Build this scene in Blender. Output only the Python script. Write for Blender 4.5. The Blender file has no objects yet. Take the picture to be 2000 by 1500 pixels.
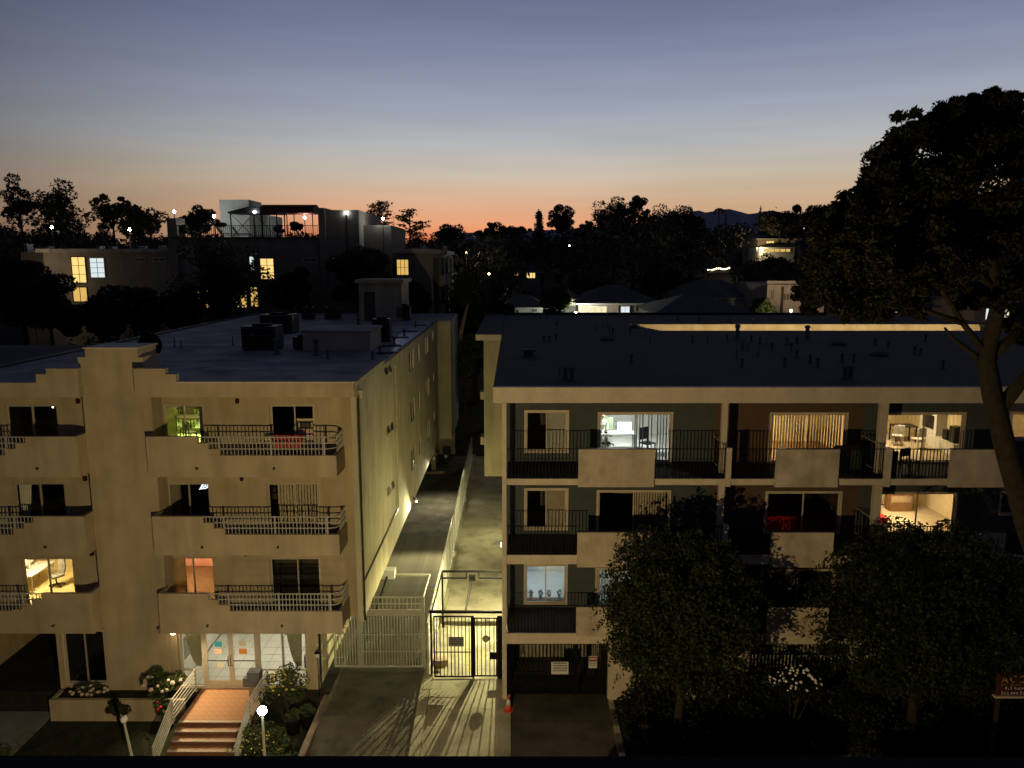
import bpy, math, random
import numpy as np
from mathutils import Vector

# ------------------------------------------------------------------ camera
F = 1500.0; HC = 17.13
PITCH = math.atan(242 / F); YAW = math.atan(3 / F)
sc = bpy.context.scene
col = sc.collection
cd = bpy.data.cameras.new('camera'); cam = bpy.data.objects.new('camera', cd); col.objects.link(cam)
cd.sensor_width = 36; cd.sensor_fit = 'HORIZONTAL'; cd.lens = F / 2000 * 36
cd.clip_start = 0.1; cd.clip_end = 30000
cam.location = (0, 0, HC); cam.rotation_euler = (math.pi / 2 - PITCH, 0, YAW)
sc.camera = cam

# ------------------------------------------------------------------ dusk sky
world = bpy.data.worlds.new('World'); sc.world = world; world.use_nodes = True
nt = world.node_tree; N = nt.nodes; LK = nt.links
bg = N['Background']
tc = N.new('ShaderNodeTexCoord'); sep = N.new('ShaderNodeSeparateXYZ'); LK.new(tc.outputs['Generated'], sep.inputs[0])
hz = N.new('ShaderNodeVectorMath'); hz.operation = 'MULTIPLY'; hz.inputs[1].default_value = (1, 1, 0); LK.new(tc.outputs['Generated'], hz.inputs[0])
hn = N.new('ShaderNodeVectorMath'); hn.operation = 'NORMALIZE'; LK.new(hz.outputs[0], hn.inputs[0])
SUN_AZ = math.radians(-5.5)
dt = N.new('ShaderNodeVectorMath'); dt.operation = 'DOT_PRODUCT'; LK.new(hn.outputs[0], dt.inputs[0]); dt.inputs[1].default_value = (math.sin(SUN_AZ), math.cos(SUN_AZ), 0)
def ramp(stops):
    r = N.new('ShaderNodeValToRGB'); e = r.color_ramp.elements
    for i, (p, c) in enumerate(stops):
        el = e[i] if i < 2 else e.new(p)
        el.position = p; el.color = (*c, 1)
    LK.new(sep.outputs[2], r.inputs[0]); return r
TOP = [(.1373, (.465, .465, .465)), (.169, (.370, .402, .460)), (.200, (.300, .330, .428)), (.26, (.190, .220, .335)), (.317, (.124, .150, .248)), (.45, (.036, .045, .09)), (1, (.010, .014, .032))]
r_mid = ramp([(0, (.72, .13, .05)), (.029, (.80, .24, .10)), (.042, (.83, .35, .175)), (.0718, (.72, .43, .275)), (.09, (.66, .48, .35)), (.1047, (.615, .530, .430))] + TOP)
r_side = ramp([(0, (.48, .24, .13)), (.030, (.57, .31, .17)), (.050, (.61, .37, .205)), (.0718, (.60, .41, .26)), (.09, (.575, .44, .31)), (.1047, (.55, .468, .365))] + TOP)
r_back = ramp([(0, (.035, .03, .035)), (.08, (.045, .038, .048)), (.16, (.042, .042, .058)), (.3, (.028, .032, .055)), (.6, (.015, .02, .042)), (1, (.010, .014, .032))])
def mr(a, b):
    m = N.new('ShaderNodeMapRange'); m.interpolation_type = 'SMOOTHSTEP'; m.inputs[1].default_value = a; m.inputs[2].default_value = b
    LK.new(dt.outputs['Value'], m.inputs[0]); return m
def mixc(f, a, b):
    m = N.new('ShaderNodeMixRGB'); LK.new(f.outputs[0], m.inputs[0]); LK.new(a.outputs[0], m.inputs[1]); LK.new(b.outputs[0], m.inputs[2]); return m
m1 = mixc(mr(.94, 1.0), r_side, r_mid)
dt = N.new('ShaderNodeVectorMath'); dt.operation = 'DOT_PRODUCT'; LK.new(hn.outputs[0], dt.inputs[0]); dt.inputs[1].default_value = (math.sin(math.radians(15)), math.cos(math.radians(15)), 0)
m2 = mixc(mr(.44, .975), r_back, m1)
smp = N.new('ShaderNodeMapping'); smp.inputs['Scale'].default_value = (2.0, 2.0, 26); LK.new(tc.outputs['Generated'], smp.inputs[0])
sns = N.new('ShaderNodeTexNoise'); sns.inputs['Scale'].default_value = 1.6; sns.inputs['Detail'].default_value = 5; LK.new(smp.outputs[0], sns.inputs['Vector'])
srg = N.new('ShaderNodeMapRange'); srg.inputs[1].default_value = .25; srg.inputs[2].default_value = .75; srg.inputs[3].default_value = .94; srg.inputs[4].default_value = 1.06; LK.new(sns.outputs['Fac'], srg.inputs[0])
smx = N.new('ShaderNodeVectorMath'); smx.operation = 'SCALE'; LK.new(m2.outputs[0], smx.inputs[0]); LK.new(srg.outputs[0], smx.inputs['Scale'])
LK.new(smx.outputs[0], bg.inputs[0]); bg.inputs[1].default_value = 1.0

vs = sc.view_settings
vs.view_transform = 'Standard'; vs.look = 'None'; vs.exposure = 0; vs.gamma = 1; vs.use_curve_mapping = False
cy = sc.cycles
cy.use_denoising = True; cy.max_bounces = 6; cy.diffuse_bounces = 3; cy.glossy_bounces = 3; cy.transparent_max_bounces = 16
cy.sample_clamp_indirect = 4; cy.caustics_reflective = False; cy.caustics_refractive = False

# ------------------------------------------------------------------ pixel -> place
_cp, _sp, _cy, _sy = math.cos(PITCH), math.sin(PITCH), math.cos(YAW), math.sin(YAW)
FW = Vector((-_sy * _cp, _cy * _cp, -_sp)); RT = Vector((_cy, _sy, 0)); UP = RT.cross(FW); C0 = Vector((0, 0, HC))
def ray(x, y): return FW + RT * ((x - 1000) / F) + UP * ((750 - y) / F)
def A(x, y, Y): d = ray(x, y); return C0 + d * (Y / d.y)
def GZ(x, y, z): d = ray(x, y); return C0 + d * ((z - HC) / d.z)
def SX(x, y, X): d = ray(x, y); return C0 + d * (X / d.x)
def mpp(Y): return Y * 1.02 / F          # metres per pixel at depth Y, roughly

# ------------------------------------------------------------------ materials
MT = {}
def M(name, c, rough=.85, var=.12, scale=3.0, bump=.0, bscale=60, metal=0, spec=.3, streak=0.0, emit=None, es=0, crack=0.0, seam=0.0, stain=0.0):
    m = bpy.data.materials.new(name); m.use_nodes = True; MT[name] = m
    t = m.node_tree; b = t.nodes['Principled BSDF']; n = t.nodes; l = t.links
    b.inputs['Roughness'].default_value = rough; b.inputs['Metallic'].default_value = metal
    b.inputs['Specular IOR Level'].default_value = spec
    tx = n.new('ShaderNodeTexCoord')
    ns = n.new('ShaderNodeTexNoise'); ns.inputs['Scale'].default_value = scale; ns.inputs['Detail'].default_value = 6
    l.new(tx.outputs['Object'], ns.inputs['Vector'])
    rp = n.new('ShaderNodeMapRange'); rp.inputs[1].default_value = .3; rp.inputs[2].default_value = .7
    rp.inputs[3].default_value = 1 - var; rp.inputs[4].default_value = 1 + var; l.new(ns.outputs['Fac'], rp.inputs[0])
    f = rp.outputs[0]
    if streak:
        mp = n.new('ShaderNodeMapping'); mp.inputs['Scale'].default_value = (.9, .9, .12); l.new(tx.outputs['Object'], mp.inputs[0])
        n2 = n.new('ShaderNodeTexNoise'); n2.inputs['Scale'].default_value = 2.0; n2.inputs['Detail'].default_value = 8; l.new(mp.outputs[0], n2.inputs['Vector'])
        r2 = n.new('ShaderNodeMapRange'); r2.inputs[1].default_value = .3; r2.inputs[2].default_value = .6; r2.inputs[3].default_value = 1 - streak; r2.inputs[4].default_value = 1.0
        l.new(n2.outputs['Fac'], r2.inputs[0])
        mu = n.new('ShaderNodeMath'); mu.operation = 'MULTIPLY'; l.new(f, mu.inputs[0]); l.new(r2.outputs[0], mu.inputs[1]); f = mu.outputs[0]
    def mulf(f, g):
        mu = n.new('ShaderNodeMath'); mu.operation = 'MULTIPLY'; l.new(f, mu.inputs[0]); l.new(g, mu.inputs[1]); return mu.outputs[0]
    def rng_(src, a, b_, lo, hi):
        q = n.new('ShaderNodeMapRange'); q.inputs[1].default_value = a; q.inputs[2].default_value = b_; q.inputs[3].default_value = lo; q.inputs[4].default_value = hi; l.new(src, q.inputs[0]); return q.outputs[0]
    if crack:
        wn = n.new('ShaderNodeTexNoise'); wn.inputs['Scale'].default_value = 1.3; wn.inputs['Detail'].default_value = 5; l.new(tx.outputs['Object'], wn.inputs['Vector'])
        ad = n.new('ShaderNodeVectorMath'); ad.operation = 'ADD'; l.new(tx.outputs['Object'], ad.inputs[0]); l.new(wn.outputs['Color'], ad.inputs[1])
        vo = n.new('ShaderNodeTexVoronoi'); vo.feature = 'DISTANCE_TO_EDGE'; vo.inputs['Scale'].default_value = .38; l.new(ad.outputs[0], vo.inputs['Vector'])
        f = mulf(f, rng_(vo.outputs['Distance'], .002, .010, 1 - crack, 1))
    if stain:
        sn = n.new('ShaderNodeTexNoise'); sn.inputs['Scale'].default_value = .7; sn.inputs['Detail'].default_value = 9; sn.inputs['Roughness'].default_value = .65; l.new(tx.outputs['Object'], sn.inputs['Vector'])
        f = mulf(f, rng_(sn.outputs['Fac'], .50, .66, 1, 1 - stain))
    if seam:
        br = n.new('ShaderNodeTexBrick'); br.inputs['Scale'].default_value = 1.0; br.inputs['Brick Width'].default_value = 9; br.inputs['Row Height'].default_value = .95; br.inputs['Mortar Size'].default_value = .022
        br.inputs['Color1'].default_value = (1, 1, 1, 1); br.inputs['Color2'].default_value = (.86, .86, .86, 1); br.inputs['Mortar'].default_value = (1 - seam,) * 3 + (1,); l.new(tx.outputs['Object'], br.inputs['Vector'])
        f = mulf(f, br.outputs['Color'])
    vm = n.new('ShaderNodeVectorMath'); vm.operation = 'SCALE'; vm.inputs[0].default_value = c; l.new(f, vm.inputs['Scale'])
    l.new(vm.outputs[0], b.inputs['Base Color'])
    if bump:
        nb = n.new('ShaderNodeTexNoise'); nb.inputs['Scale'].default_value = bscale; nb.inputs['Detail'].default_value = 4; l.new(tx.outputs['Object'], nb.inputs['Vector'])
        bp = n.new('ShaderNodeBump'); bp.inputs['Strength'].default_value = bump; bp.inputs['Distance'].default_value = .02
        l.new(nb.outputs['Fac'], bp.inputs['Height']); l.new(bp.outputs[0], b.inputs['Normal'])
    if emit:
        b.inputs['Emission Color'].default_value = (*emit, 1); b.inputs['Emission Strength'].default_value = es
    return m
def leafmat(name, c, var=.5, trans=.25):
    m = bpy.data.materials.new(name); m.use_nodes = True; MT[name] = m
    t = m.node_tree; n = t.nodes; l = t.links; b = n['Principled BSDF']
    g = n.new('ShaderNodeNewGeometry'); r = n.new('ShaderNodeMapRange'); r.inputs[3].default_value = 1 - var; r.inputs[4].default_value = 1 + var
    l.new(g.outputs['Random Per Island'], r.inputs[0])
    vm = n.new('ShaderNodeVectorMath'); vm.operation = 'SCALE'; vm.inputs[0].default_value = c; l.new(r.outputs[0], vm.inputs['Scale'])
    l.new(vm.outputs[0], b.inputs['Base Color']); b.inputs['Roughness'].default_value = .6; b.inputs['Specular IOR Level'].default_value = .25
    tr = n.new('ShaderNodeBsdfTranslucent'); l.new(vm.outputs[0], tr.inputs[0])
    mx = n.new('ShaderNodeMixShader'); mx.inputs[0].default_value = trans
    l.new(b.outputs[0], mx.inputs[1]); l.new(tr.outputs[0], mx.inputs[2]); l.new(mx.outputs[0], n['Material Output'].inputs[0])
    return m
def glassmat(name, tint=(1, 1, 1), refl=.5):
    m = bpy.data.materials.new(name); m.use_nodes = True; MT[name] = m
    t = m.node_tree; n = t.nodes; l = t.links
    tr = n.new('ShaderNodeBsdfTransparent'); tr.inputs[0].default_value = (*tint, 1)
    gl = n.new('ShaderNodeBsdfGlossy'); gl.inputs['Roughness'].default_value = .03
    fr = n.new('ShaderNodeFresnel'); fr.inputs[0].default_value = 1.5
    mu = n.new('ShaderNodeMath'); mu.operation = 'MULTIPLY'; mu.inputs[1].default_value = refl * 2; l.new(fr.outputs[0], mu.inputs[0])
    mx = n.new('ShaderNodeMixShader'); l.new(mu.outputs[0], mx.inputs[0]); l.new(tr.outputs[0], mx.inputs[1]); l.new(gl.outputs[0], mx.inputs[2])
    l.new(mx.outputs[0], n['Material Output'].inputs[0]); return m
def emat(name, c, s):
    m = bpy.data.materials.new(name); m.use_nodes = True; MT[name] = m
    t = m.node_tree; n = t.nodes; e = n.new('ShaderNodeEmission'); e.inputs[0].default_value = (*c, 1); e.inputs[1].default_value = s
    t.links.new(e.outputs[0], n['Material Output'].inputs[0]); return m

M('stucco', (.46, .375, .245), .95, .10, .9, .35, 90, streak=.22, stain=.10)
M('stucco_side', (.46, .42, .29), .95, .10, .9, .35, 90, streak=.24, stain=.12)
M('stucco_pink', (.52, .43, .34), .95, .10, 1.5, .3, 80, streak=.12)
M('panel_stucco', (.52, .43, .33), .95, .14, 2.2, .4, 60, streak=.25, stain=.22)
M('trim_paint', (.58, .49, .38), .7, .08, 3, .1, 40, streak=.15)
M('slate_wall', (.068, .080, .080), .9, .1, 2, .2, 90)
M('brown_wall', (.105, .066, .044), .9, .1, 2, .2, 90)
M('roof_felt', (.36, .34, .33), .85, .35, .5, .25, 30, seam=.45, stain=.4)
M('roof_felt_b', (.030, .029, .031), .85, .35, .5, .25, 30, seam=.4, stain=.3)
M('roof_coat', (.22, .25, .34), .35, .5, .45, .1, 20, spec=.5)
M('white_metal', (.40, .39, .34), .5, .06, 5)
M('gate_white', (.42, .42, .34), .5, .08, 5)
M('kerb_brown', (.20, .15, .115), .9, .3, 3, .3, 30, stain=.3); M('alu', (.48, .43, .34), .4, .06, 5, metal=.3)
M('black_metal', (.006, .006, .006), .6, .2, 5, spec=.08)
M('dark_metal', (.05, .05, .055), .5, .2, 5)
M('grey_metal', (.22, .22, .23), .5, .15, 4)
M('vent_metal', (.15, .155, .165), .85, .15, 4, spec=.08)
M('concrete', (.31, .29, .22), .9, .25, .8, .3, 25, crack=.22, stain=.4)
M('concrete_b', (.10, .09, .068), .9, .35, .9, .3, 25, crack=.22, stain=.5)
M('apron', (.056, .048, .034), .9, .35, .9, .3, 25, crack=.2, stain=.4); M('asphalt', (.05, .05, .05), .95, .2, 1, .3, 40)  # apron: darkened concrete, the shade over it put into the colour
M('sidewalk', (.22, .21, .19), .95, .2, 1, .2, 40)
M('soil', (.018, .016, .012), 1, .4, 2, .4, 20)
M('grassground', (.022, .026, .012), 1, .4, 1.5, .5, 30)
M('terracotta', (.42, .22, .11), .7, .22, 4, .15, 60, stain=.3)
M('tile_edge', (.50, .42, .32), .7, .25, 9, .1, 60)
M('riser_brick', (.13, .055, .03), .85, .2, 6)
M('tile_white', (.62, .62, .58), .35, .05, 2)
M('grout', (.22, .21, .2), .9)
M('int_white', (.72, .72, .68), .9, .04)
M('int_warm', (.75, .64, .42), .9, .05); M('int_yellow', (.80, .68, .34), .9, .05)
M('int_green', (.62, .70, .36), .9, .06)
M('int_pink', (.72, .33, .26), .9, .05)
M('int_dark', (.10, .085, .068), .9, .2)  # gloom of unlit rooms put into the wall colour
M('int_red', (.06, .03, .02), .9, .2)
M('wood', (.20, .11, .055), .6, .25, 6)
M('dark_wood', (.035, .022, .014), .6, .25, 6)
M('black_plastic', (.012, .012, .014), .45)
M('white_plastic', (.75, .75, .73), .45, .03)
M('blind_white', (.66, .63, .55), .7, .05)
M('blind_tan', (.50, .42, .30), .8, .08)
M('blind_grey', (.30, .30, .27), .8, .35, 5, streak=.4)
M('curtain', (.42, .42, .31), .95, .1, 5)
M('fabric_pink', (.55, .06, .08), .95, .15, 5)
M('fabric_cream', (.68, .58, .30), .95, .25, 14)
M('fabric_blue', (.10, .14, .28), .9, .1)
M('fabric_green', (.42, .52, .33), .9, .1)
M('fabric_red', (.62, .05, .03), .9, .1)
M('skin', (.45, .28, .19), .6, .05)
M('hair', (.012, .01, .009), .6)
M('shirt', (.72, .70, .62), .9, .06)
M('teal', (.05, .38, .32), .6)
M('paper_blue', (.03, .25, .36), .8, .05); M('paper_pink', (.62, .42, .35), .8, .05)
M('paper_orange', (.62, .24, .06), .8, .05); M('paper_cream', (.58, .54, .40), .8, .05)
M('print_dark', (.03, .03, .03), .8); M('sign_white', (.62, .60, .55), .6, .05); M('sign_grey', (.20, .20, .18), .6, .2, 20); M('sign_red', (.30, .03, .02), .6)
M('sign_board', (.07, .022, .012), .6); M('gold', (.55, .34, .08), .5)
M('cone_red', (.70, .06, .03), .5, .1); M('cone_white', (.62, .60, .57), .5)
M('bark', (.045, .032, .019), .95, .35, 5, .6, 18)
M('bark_tall', (.022, .016, .009), .95, .4, 6, .8, 14); M('bark_pale', (.30, .23, .15), .95, .3, 4, .4, 18)
M('chest_green', (.02, .045, .02), .6); M('awning', (.10, .025, .02), .8, .1)
M('house_white', (.48, .47, .42), .9, .06); M('house_pink', (.36, .27, .21), .9, .08); M('house_beige', (.33, .27, .21), .9, .08, streak=.2)
M('deck_wall', (.24, .22, .18), .95, .1, 1, streak=.15); M('deck_pale', (.50, .52, .45), .95, .06)
M('shingle', (.12, .11, .10), .95, .25, 3, .3, 20)
M('shutter', (.02, .02, .024), .7)
M('mountain', (.34, .33, .38), 1, .1, .002)  # pale bluish tone of distant haze put into the colour
M('ledge', (.008, .008, .008), .9)
M('flower_white', (.72, .70, .60), .8, .1); M('flower_yellow', (.60, .48, .06), .8, .1); M('flower_red', (.50, .04, .04), .8, .1); M('flower_pale', (.52, .42, .34), .8, .2)
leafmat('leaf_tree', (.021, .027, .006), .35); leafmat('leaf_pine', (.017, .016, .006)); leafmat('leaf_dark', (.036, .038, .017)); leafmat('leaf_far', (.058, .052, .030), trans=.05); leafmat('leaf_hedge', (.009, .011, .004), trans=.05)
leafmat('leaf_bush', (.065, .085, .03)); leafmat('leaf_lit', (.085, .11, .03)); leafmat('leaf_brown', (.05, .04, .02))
glassmat('glass'); glassmat('glass_dark', (.55, .55, .55), .6); glassmat('glass_lobby', (.95, .95, .93), .3)
emat('e_globe', (1, .95, .82), 75); emat('e_flood_warm', (1, .72, .36), 60); emat('e_flood_green', (1, .92, .52), 40)
emat('e_street', (1, .68, .32), 30); emat('e_neon', (.88, .95, 1), 1.6); emat('e_deck', (.95, .97, 1), 260)
emat('e_win_warm', (1, .66, .22), 1.15); emat('e_win_gold', (1, .62, .16), .75); emat('e_win_white', (.85, .97, 1), .85); emat('e_win_cream', (1, .84, .50), 1.0); emat('e_spark', (1, .80, .45), 8)
emat('e_lamp_white', (.94, 1, .93), 95); emat('e_lamp_lobby', (1, .93, .70), 100); emat('e_lamp_warm', (1, .70, .30), 95); emat('e_lamp_green', (.92, 1, .36), 75); emat('e_lamp_blue', (.72, .92, 1), 95); emat('e_lamp_gold', (1, .76, .40), 95); emat('e_lamp_red', (1, .30, .10), 22); emat('e_lamp_well', (1, .80, .45), 320)
emat('e_screen', (.93, 1, 1), 3.0)

# ------------------------------------------------------------------ mesh helpers
class MB:
    def __init__(s): s.v = []; s.f = []
    def quad(s, a, b, c, d): n = len(s.v); s.v += [tuple(a), tuple(b), tuple(c), tuple(d)]; s.f.append((n, n + 1, n + 2, n + 3)); return s
    def box(s, x0, x1, y0, y1, z0, z1):
        if x0 > x1: x0, x1 = x1, x0
        if y0 > y1: y0, y1 = y1, y0
        if z0 > z1: z0, z1 = z1, z0
        n = len(s.v)
        s.v += [(x0, y0, z0), (x1, y0, z0), (x1, y1, z0), (x0, y1, z0), (x0, y0, z1), (x1, y0, z1), (x1, y1, z1), (x0, y1, z1)]
        s.f += [tuple(n + i for i in q) for q in ((3, 2, 1, 0), (4, 5, 6, 7), (0, 1, 5, 4), (1, 2, 6, 5), (2, 3, 7, 6), (3, 0, 4, 7))]; return s
    def rbox(s, c, hx, hy, z0, z1, a):
        ca, sa = math.cos(a), math.sin(a); n = len(s.v)
        for z in (z0, z1):
            for sx, sy in ((-1, -1), (1, -1), (1, 1), (-1, 1)): s.v.append((c[0] + ca * hx * sx - sa * hy * sy, c[1] + sa * hx * sx + ca * hy * sy, z))
        s.f += [tuple(n + i for i in q) for q in ((3, 2, 1, 0), (4, 5, 6, 7), (0, 1, 5, 4), (1, 2, 6, 5), (2, 3, 7, 6), (3, 0, 4, 7))]; return s
    def prism(s, poly, y0, y1):          # polygon in (x, z) extruded along y
        n = len(s.v); k = len(poly)
        s.v += [(p[0], y0, p[1]) for p in poly] + [(p[0], y1, p[1]) for p in poly]
        s.f.append(tuple(range(n, n + k))); s.f.append(tuple(range(n + 2 * k - 1, n + k - 1, -1)))
        for i in range(k): j = (i + 1) % k; s.f.append((n + j, n + i, n + k + i, n + k + j))
        return s
    def plate(s, poly, z0, z1):          # polygon in (x, y) extruded along z
        n = len(s.v); k = len(poly)
        s.v += [(p[0], p[1], z0) for p in poly] + [(p[0], p[1], z1) for p in poly]
        s.f.append(tuple(range(n + k - 1, n - 1, -1))); s.f.append(tuple(range(n + k, n + 2 * k)))
        for i in range(k): j = (i + 1) % k; s.f.append((n + i, n + j, n + k + j, n + k + i))
        return s
    def tube(s, pts, rad, n=8):
        pts = [Vector(p) for p in pts]; k = len(pts)
        if not hasattr(rad, '__len__'): rad = [rad] * k
        b = len(s.v); up = Vector((.13, .21, .97))
        for i, p in enumerate(pts):
            d = (pts[min(i + 1, k - 1)] - pts[max(i - 1, 0)]).normalized()
            u = d.cross(up)
            if u.length < .05: u = d.cross(Vector((1, 0, 0)))
            u.normalize(); w = d.cross(u)
            for j in range(n): a = 2 * math.pi * j / n; s.v.append(tuple(p + (u * math.cos(a) + w * math.sin(a)) * rad[i]))
        for i in range(k - 1):
            for j in range(n): j2 = (j + 1) % n; s.f.append((b + i * n + j, b + i * n + j2, b + (i + 1) * n + j2, b + (i + 1) * n + j))
        s.f.append(tuple(b + j for j in range(n - 1, -1, -1))); s.f.append(tuple(b + (k - 1) * n + j for j in range(n))); return s
    def lathe(s, c, prof, n=14):
        b = len(s.v); k = len(prof)
        for r, z in prof:
            for j in range(n): a = 2 * math.pi * j / n; s.v.append((c[0] + r * math.cos(a), c[1] + r * math.sin(a), c[2] + z))
        for i in range(k - 1):
            for j in range(n): j2 = (j + 1) % n; s.f.append((b + i * n + j, b + i * n + j2, b + (i + 1) * n + j2, b + (i + 1) * n + j))
        s.f.append(tuple(b + j for j in range(n - 1, -1, -1))); s.f.append(tuple(b + (k - 1) * n + j for j in range(n))); return s
    def ball(s, c, r, nu=12, nv=8, sc3=(1, 1, 1)):
        b = len(s.v)
        for i in range(nv + 1):
            t = math.pi * (.02 + .96 * i / nv)
            for j in range(nu): a = 2 * math.pi * j / nu; s.v.append((c[0] + r * sc3[0] * math.sin(t) * math.cos(a), c[1] + r * sc3[1] * math.sin(t) * math.sin(a), c[2] + r * sc3[2] * math.cos(t)))
        for i in range(nv):
            for j in range(nu): j2 = (j + 1) % nu; s.f.append((b + i * nu + j, b + (i + 1) * nu + j, b + (i + 1) * nu + j2, b + i * nu + j2))
        s.f.append(tuple(b + j for j in range(nu))); s.f.append(tuple(b + nv * nu + j for j in range(nu - 1, -1, -1))); return s
    def mesh(s, name, mat, smooth=False):
        me = bpy.data.meshes.new(name); me.from_pydata(s.v, [], s.f); me.materials.append(MT[mat])
        if smooth: me.polygons.foreach_set('use_smooth', [True] * len(me.polygons))
        me.update(); return me
    def build(s, name, mat, parent=None, smooth=False): return put(name, s.mesh(name, mat, smooth), parent)
WL = {}
def put(name, me, parent=None, loc=(0, 0, 0)):
    o = bpy.data.objects.new(name, me); col.objects.link(o); loc = Vector(loc); WL[o] = loc
    if parent: o.parent = parent; o.location = loc - WL[parent]
    else: o.location = loc
    return o
def tag(o, label, cat, group=None):
    o['label'] = label; o['category'] = cat
    if group: o['group'] = group
    return o
def thing(name, label, cat, loc=(0, 0, 0), group=None):
    return tag(put(name, None, None, loc), label, cat, group)
def kind(o, k): o['kind'] = k; return o
def B(name, mat, parent, *a): return MB().box(*a).build(name, mat, parent)
def npmesh(name, V, Q, mat, smooth=False):
    me = bpy.data.meshes.new(name); nv, nq = len(V), len(Q); k = Q.shape[1]
    me.vertices.add(nv); me.vertices.foreach_set('co', V.astype(np.float32).ravel())
    me.loops.add(nq * k); me.loops.foreach_set('vertex_index', Q.astype(np.int32).ravel())
    me.polygons.add(nq); me.polygons.foreach_set('loop_start', np.arange(0, nq * k, k, dtype=np.int32)); me.polygons.foreach_set('loop_total', np.full(nq, k, np.int32))
    me.materials.append(MT[mat]); me.update(calc_edges=True); return me
rng = np.random.default_rng(11)
def leafcloud(name, pts, size, mat, parent=None, flat=0.0, elong=2.0):
    pts = np.asarray(pts); n = len(pts)
    d = rng.normal(size=(n, 3)); d[:, 2] *= (1 - flat); d /= np.linalg.norm(d, axis=1)[:, None] + 1e-9
    q = rng.normal(size=(n, 3)); e = np.cross(d, q); e /= np.linalg.norm(e, axis=1)[:, None] + 1e-9
    s = size * rng.uniform(.6, 1.35, n)[:, None]
    a = d * s * .5; b = e * s * .5 / elong
    V = np.stack([pts - a, pts - a * .1 + b, pts + a, pts - a * .1 - b], 1).reshape(-1, 3)
    return put(name, npmesh(name, V, np.arange(4 * n).reshape(-1, 4), mat), parent)
def clump_pts(c, r, n, shell=.55):
    d = rng.normal(size=(n, 3)); d /= np.linalg.norm(d, axis=1)[:, None]
    rad = (shell + (1 - shell) * rng.random(n)) ** .7
    return np.asarray(c) + d * rad[:, None] * np.asarray(r)
def crown_pts(c, r, nclump, nleaf, cr=.34, low=-.75, jit=.35):
    out = []; cs = []; c = np.asarray(c, float); r = np.asarray(r, float)
    for i in range(nclump):
        while 1:
            d = rng.normal(size=3); d /= np.linalg.norm(d)
            if d[2] > low: break
        p = c + d * r * (rng.uniform(.45, 1.0) if i % 4 else rng.uniform(.1, .5))
        k = cr * rng.uniform(1 - jit, 1 + jit); rr = np.array([r.mean() * k * 1.1, r.mean() * k * 1.1, r.mean() * k * .8])
        out.append(clump_pts(p, rr, nleaf)); cs.append(p)
    return np.concatenate(out), cs
def branches(mb, root, cs, r0, seed, n=10, nn=5):
    rr = random.Random(seed)
    for p in rr.sample(list(range(len(cs))), min(n, len(cs))):
        q = Vector(cs[p]); a = Vector(root); m = a.lerp(q, .5) + Vector((rr.uniform(-.1, .1), rr.uniform(-.1, .1), .12)) * (q - a).length
        mb.tube([a, m, q], [r0, r0 * .6, r0 * .2], nn)
def holewall(mb, x0, x1, z0, z1, y0, y1, holes):
    zs = sorted({z0, z1, *[max(z0, min(z1, h[2])) for h in holes], *[max(z0, min(z1, h[3])) for h in holes]})
    for za, zb in zip(zs, zs[1:]):
        zm = (za + zb) / 2; cut = sorted([(h[0], h[1]) for h in holes if h[2] < zm < h[3]]); x = x0
        for a, b in cut:
            if a > x: mb.box(x, a, y0, y1, za, zb)
            x = max(x, b)
        if x < x1: mb.box(x, x1, y0, y1, za, zb)
    return mb
def frame_mb(x0, x1, z0, z1, y0, y1, w, mb=None):
    mb = mb or MB()
    mb.box(x0, x1, y0, y1, z1 - w, z1); mb.box(x0, x1, y0, y1, z0, z0 + w); mb.box(x0, x0 + w, y0, y1, z0 + w, z1 - w); mb.box(x1 - w, x1, y0, y1, z0 + w, z1 - w); return mb
# a sliding window or door set in a wall whose outer face is at y = Y
def slider(parent, x0, x1, z0, z1, Y, trim=.06, tmat='trim_paint', smat='alu', glass='glass', split=.5, name='sliding_window', proud=.04, panes=(1, 1)):
    w = frame_mb(x0, x1, z0, z1, Y - proud, Y + .12, trim).build(name, tmat, parent)
    a, b, c, d = x0 + trim, x1 - trim, z0 + trim, z1 - trim; m = a + (b - a) * split; t = .045
    frame_mb(a, m + .02, c, d, Y + .02, Y + .05, t).build('sash', smat, w)
    frame_mb(m - .02, b, c, d, Y + .055, Y + .085, t).build('sash', smat, w)
    if panes[0]: MB().box(a + t, m + .02 - t, Y + .032, Y + .038, c + t, d - t).build('pane', glass, w)
    if panes[1]: MB().box(m - .02 + t, b - t, Y + .067, Y + .073, c + t, d - t).build('pane', glass, w)
    return w
def vblind(parent, x0, x1, z0, z1, Y, mat='blind_tan', step=.11, ang=.6, w=.09, gaps=()):
    mb = MB(); x = x0 + step / 2; i = 0
    while x < x1:
        if i not in gaps: mb.rbox((x, Y), w / 2, .003, z0, z1, ang + .03 * math.sin(i * 1.7))
        x += step; i += 1
    mb.box(x0, x1, Y - .03, Y + .03, z1, z1 + .05)
    return kind(mb.build('vertical_blind', mat, parent), 'stuff')
def hblind(parent, x0, x1, z0, z1, Y, mat='blind_white', step=.045, flip=1, dz=.032):
    mb = MB(); z = z0 + .02
    while z < z1:
        n = len(mb.v); mb.v += [(x0, Y - .012 * flip, z), (x1, Y - .012 * flip, z), (x1, Y + .012 * flip, z + dz), (x0, Y + .012 * flip, z + dz)]; mb.f.append((n, n + 1, n + 2, n + 3)); z += step
    return kind(mb.build('window_blind', mat, parent), 'stuff')
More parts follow.
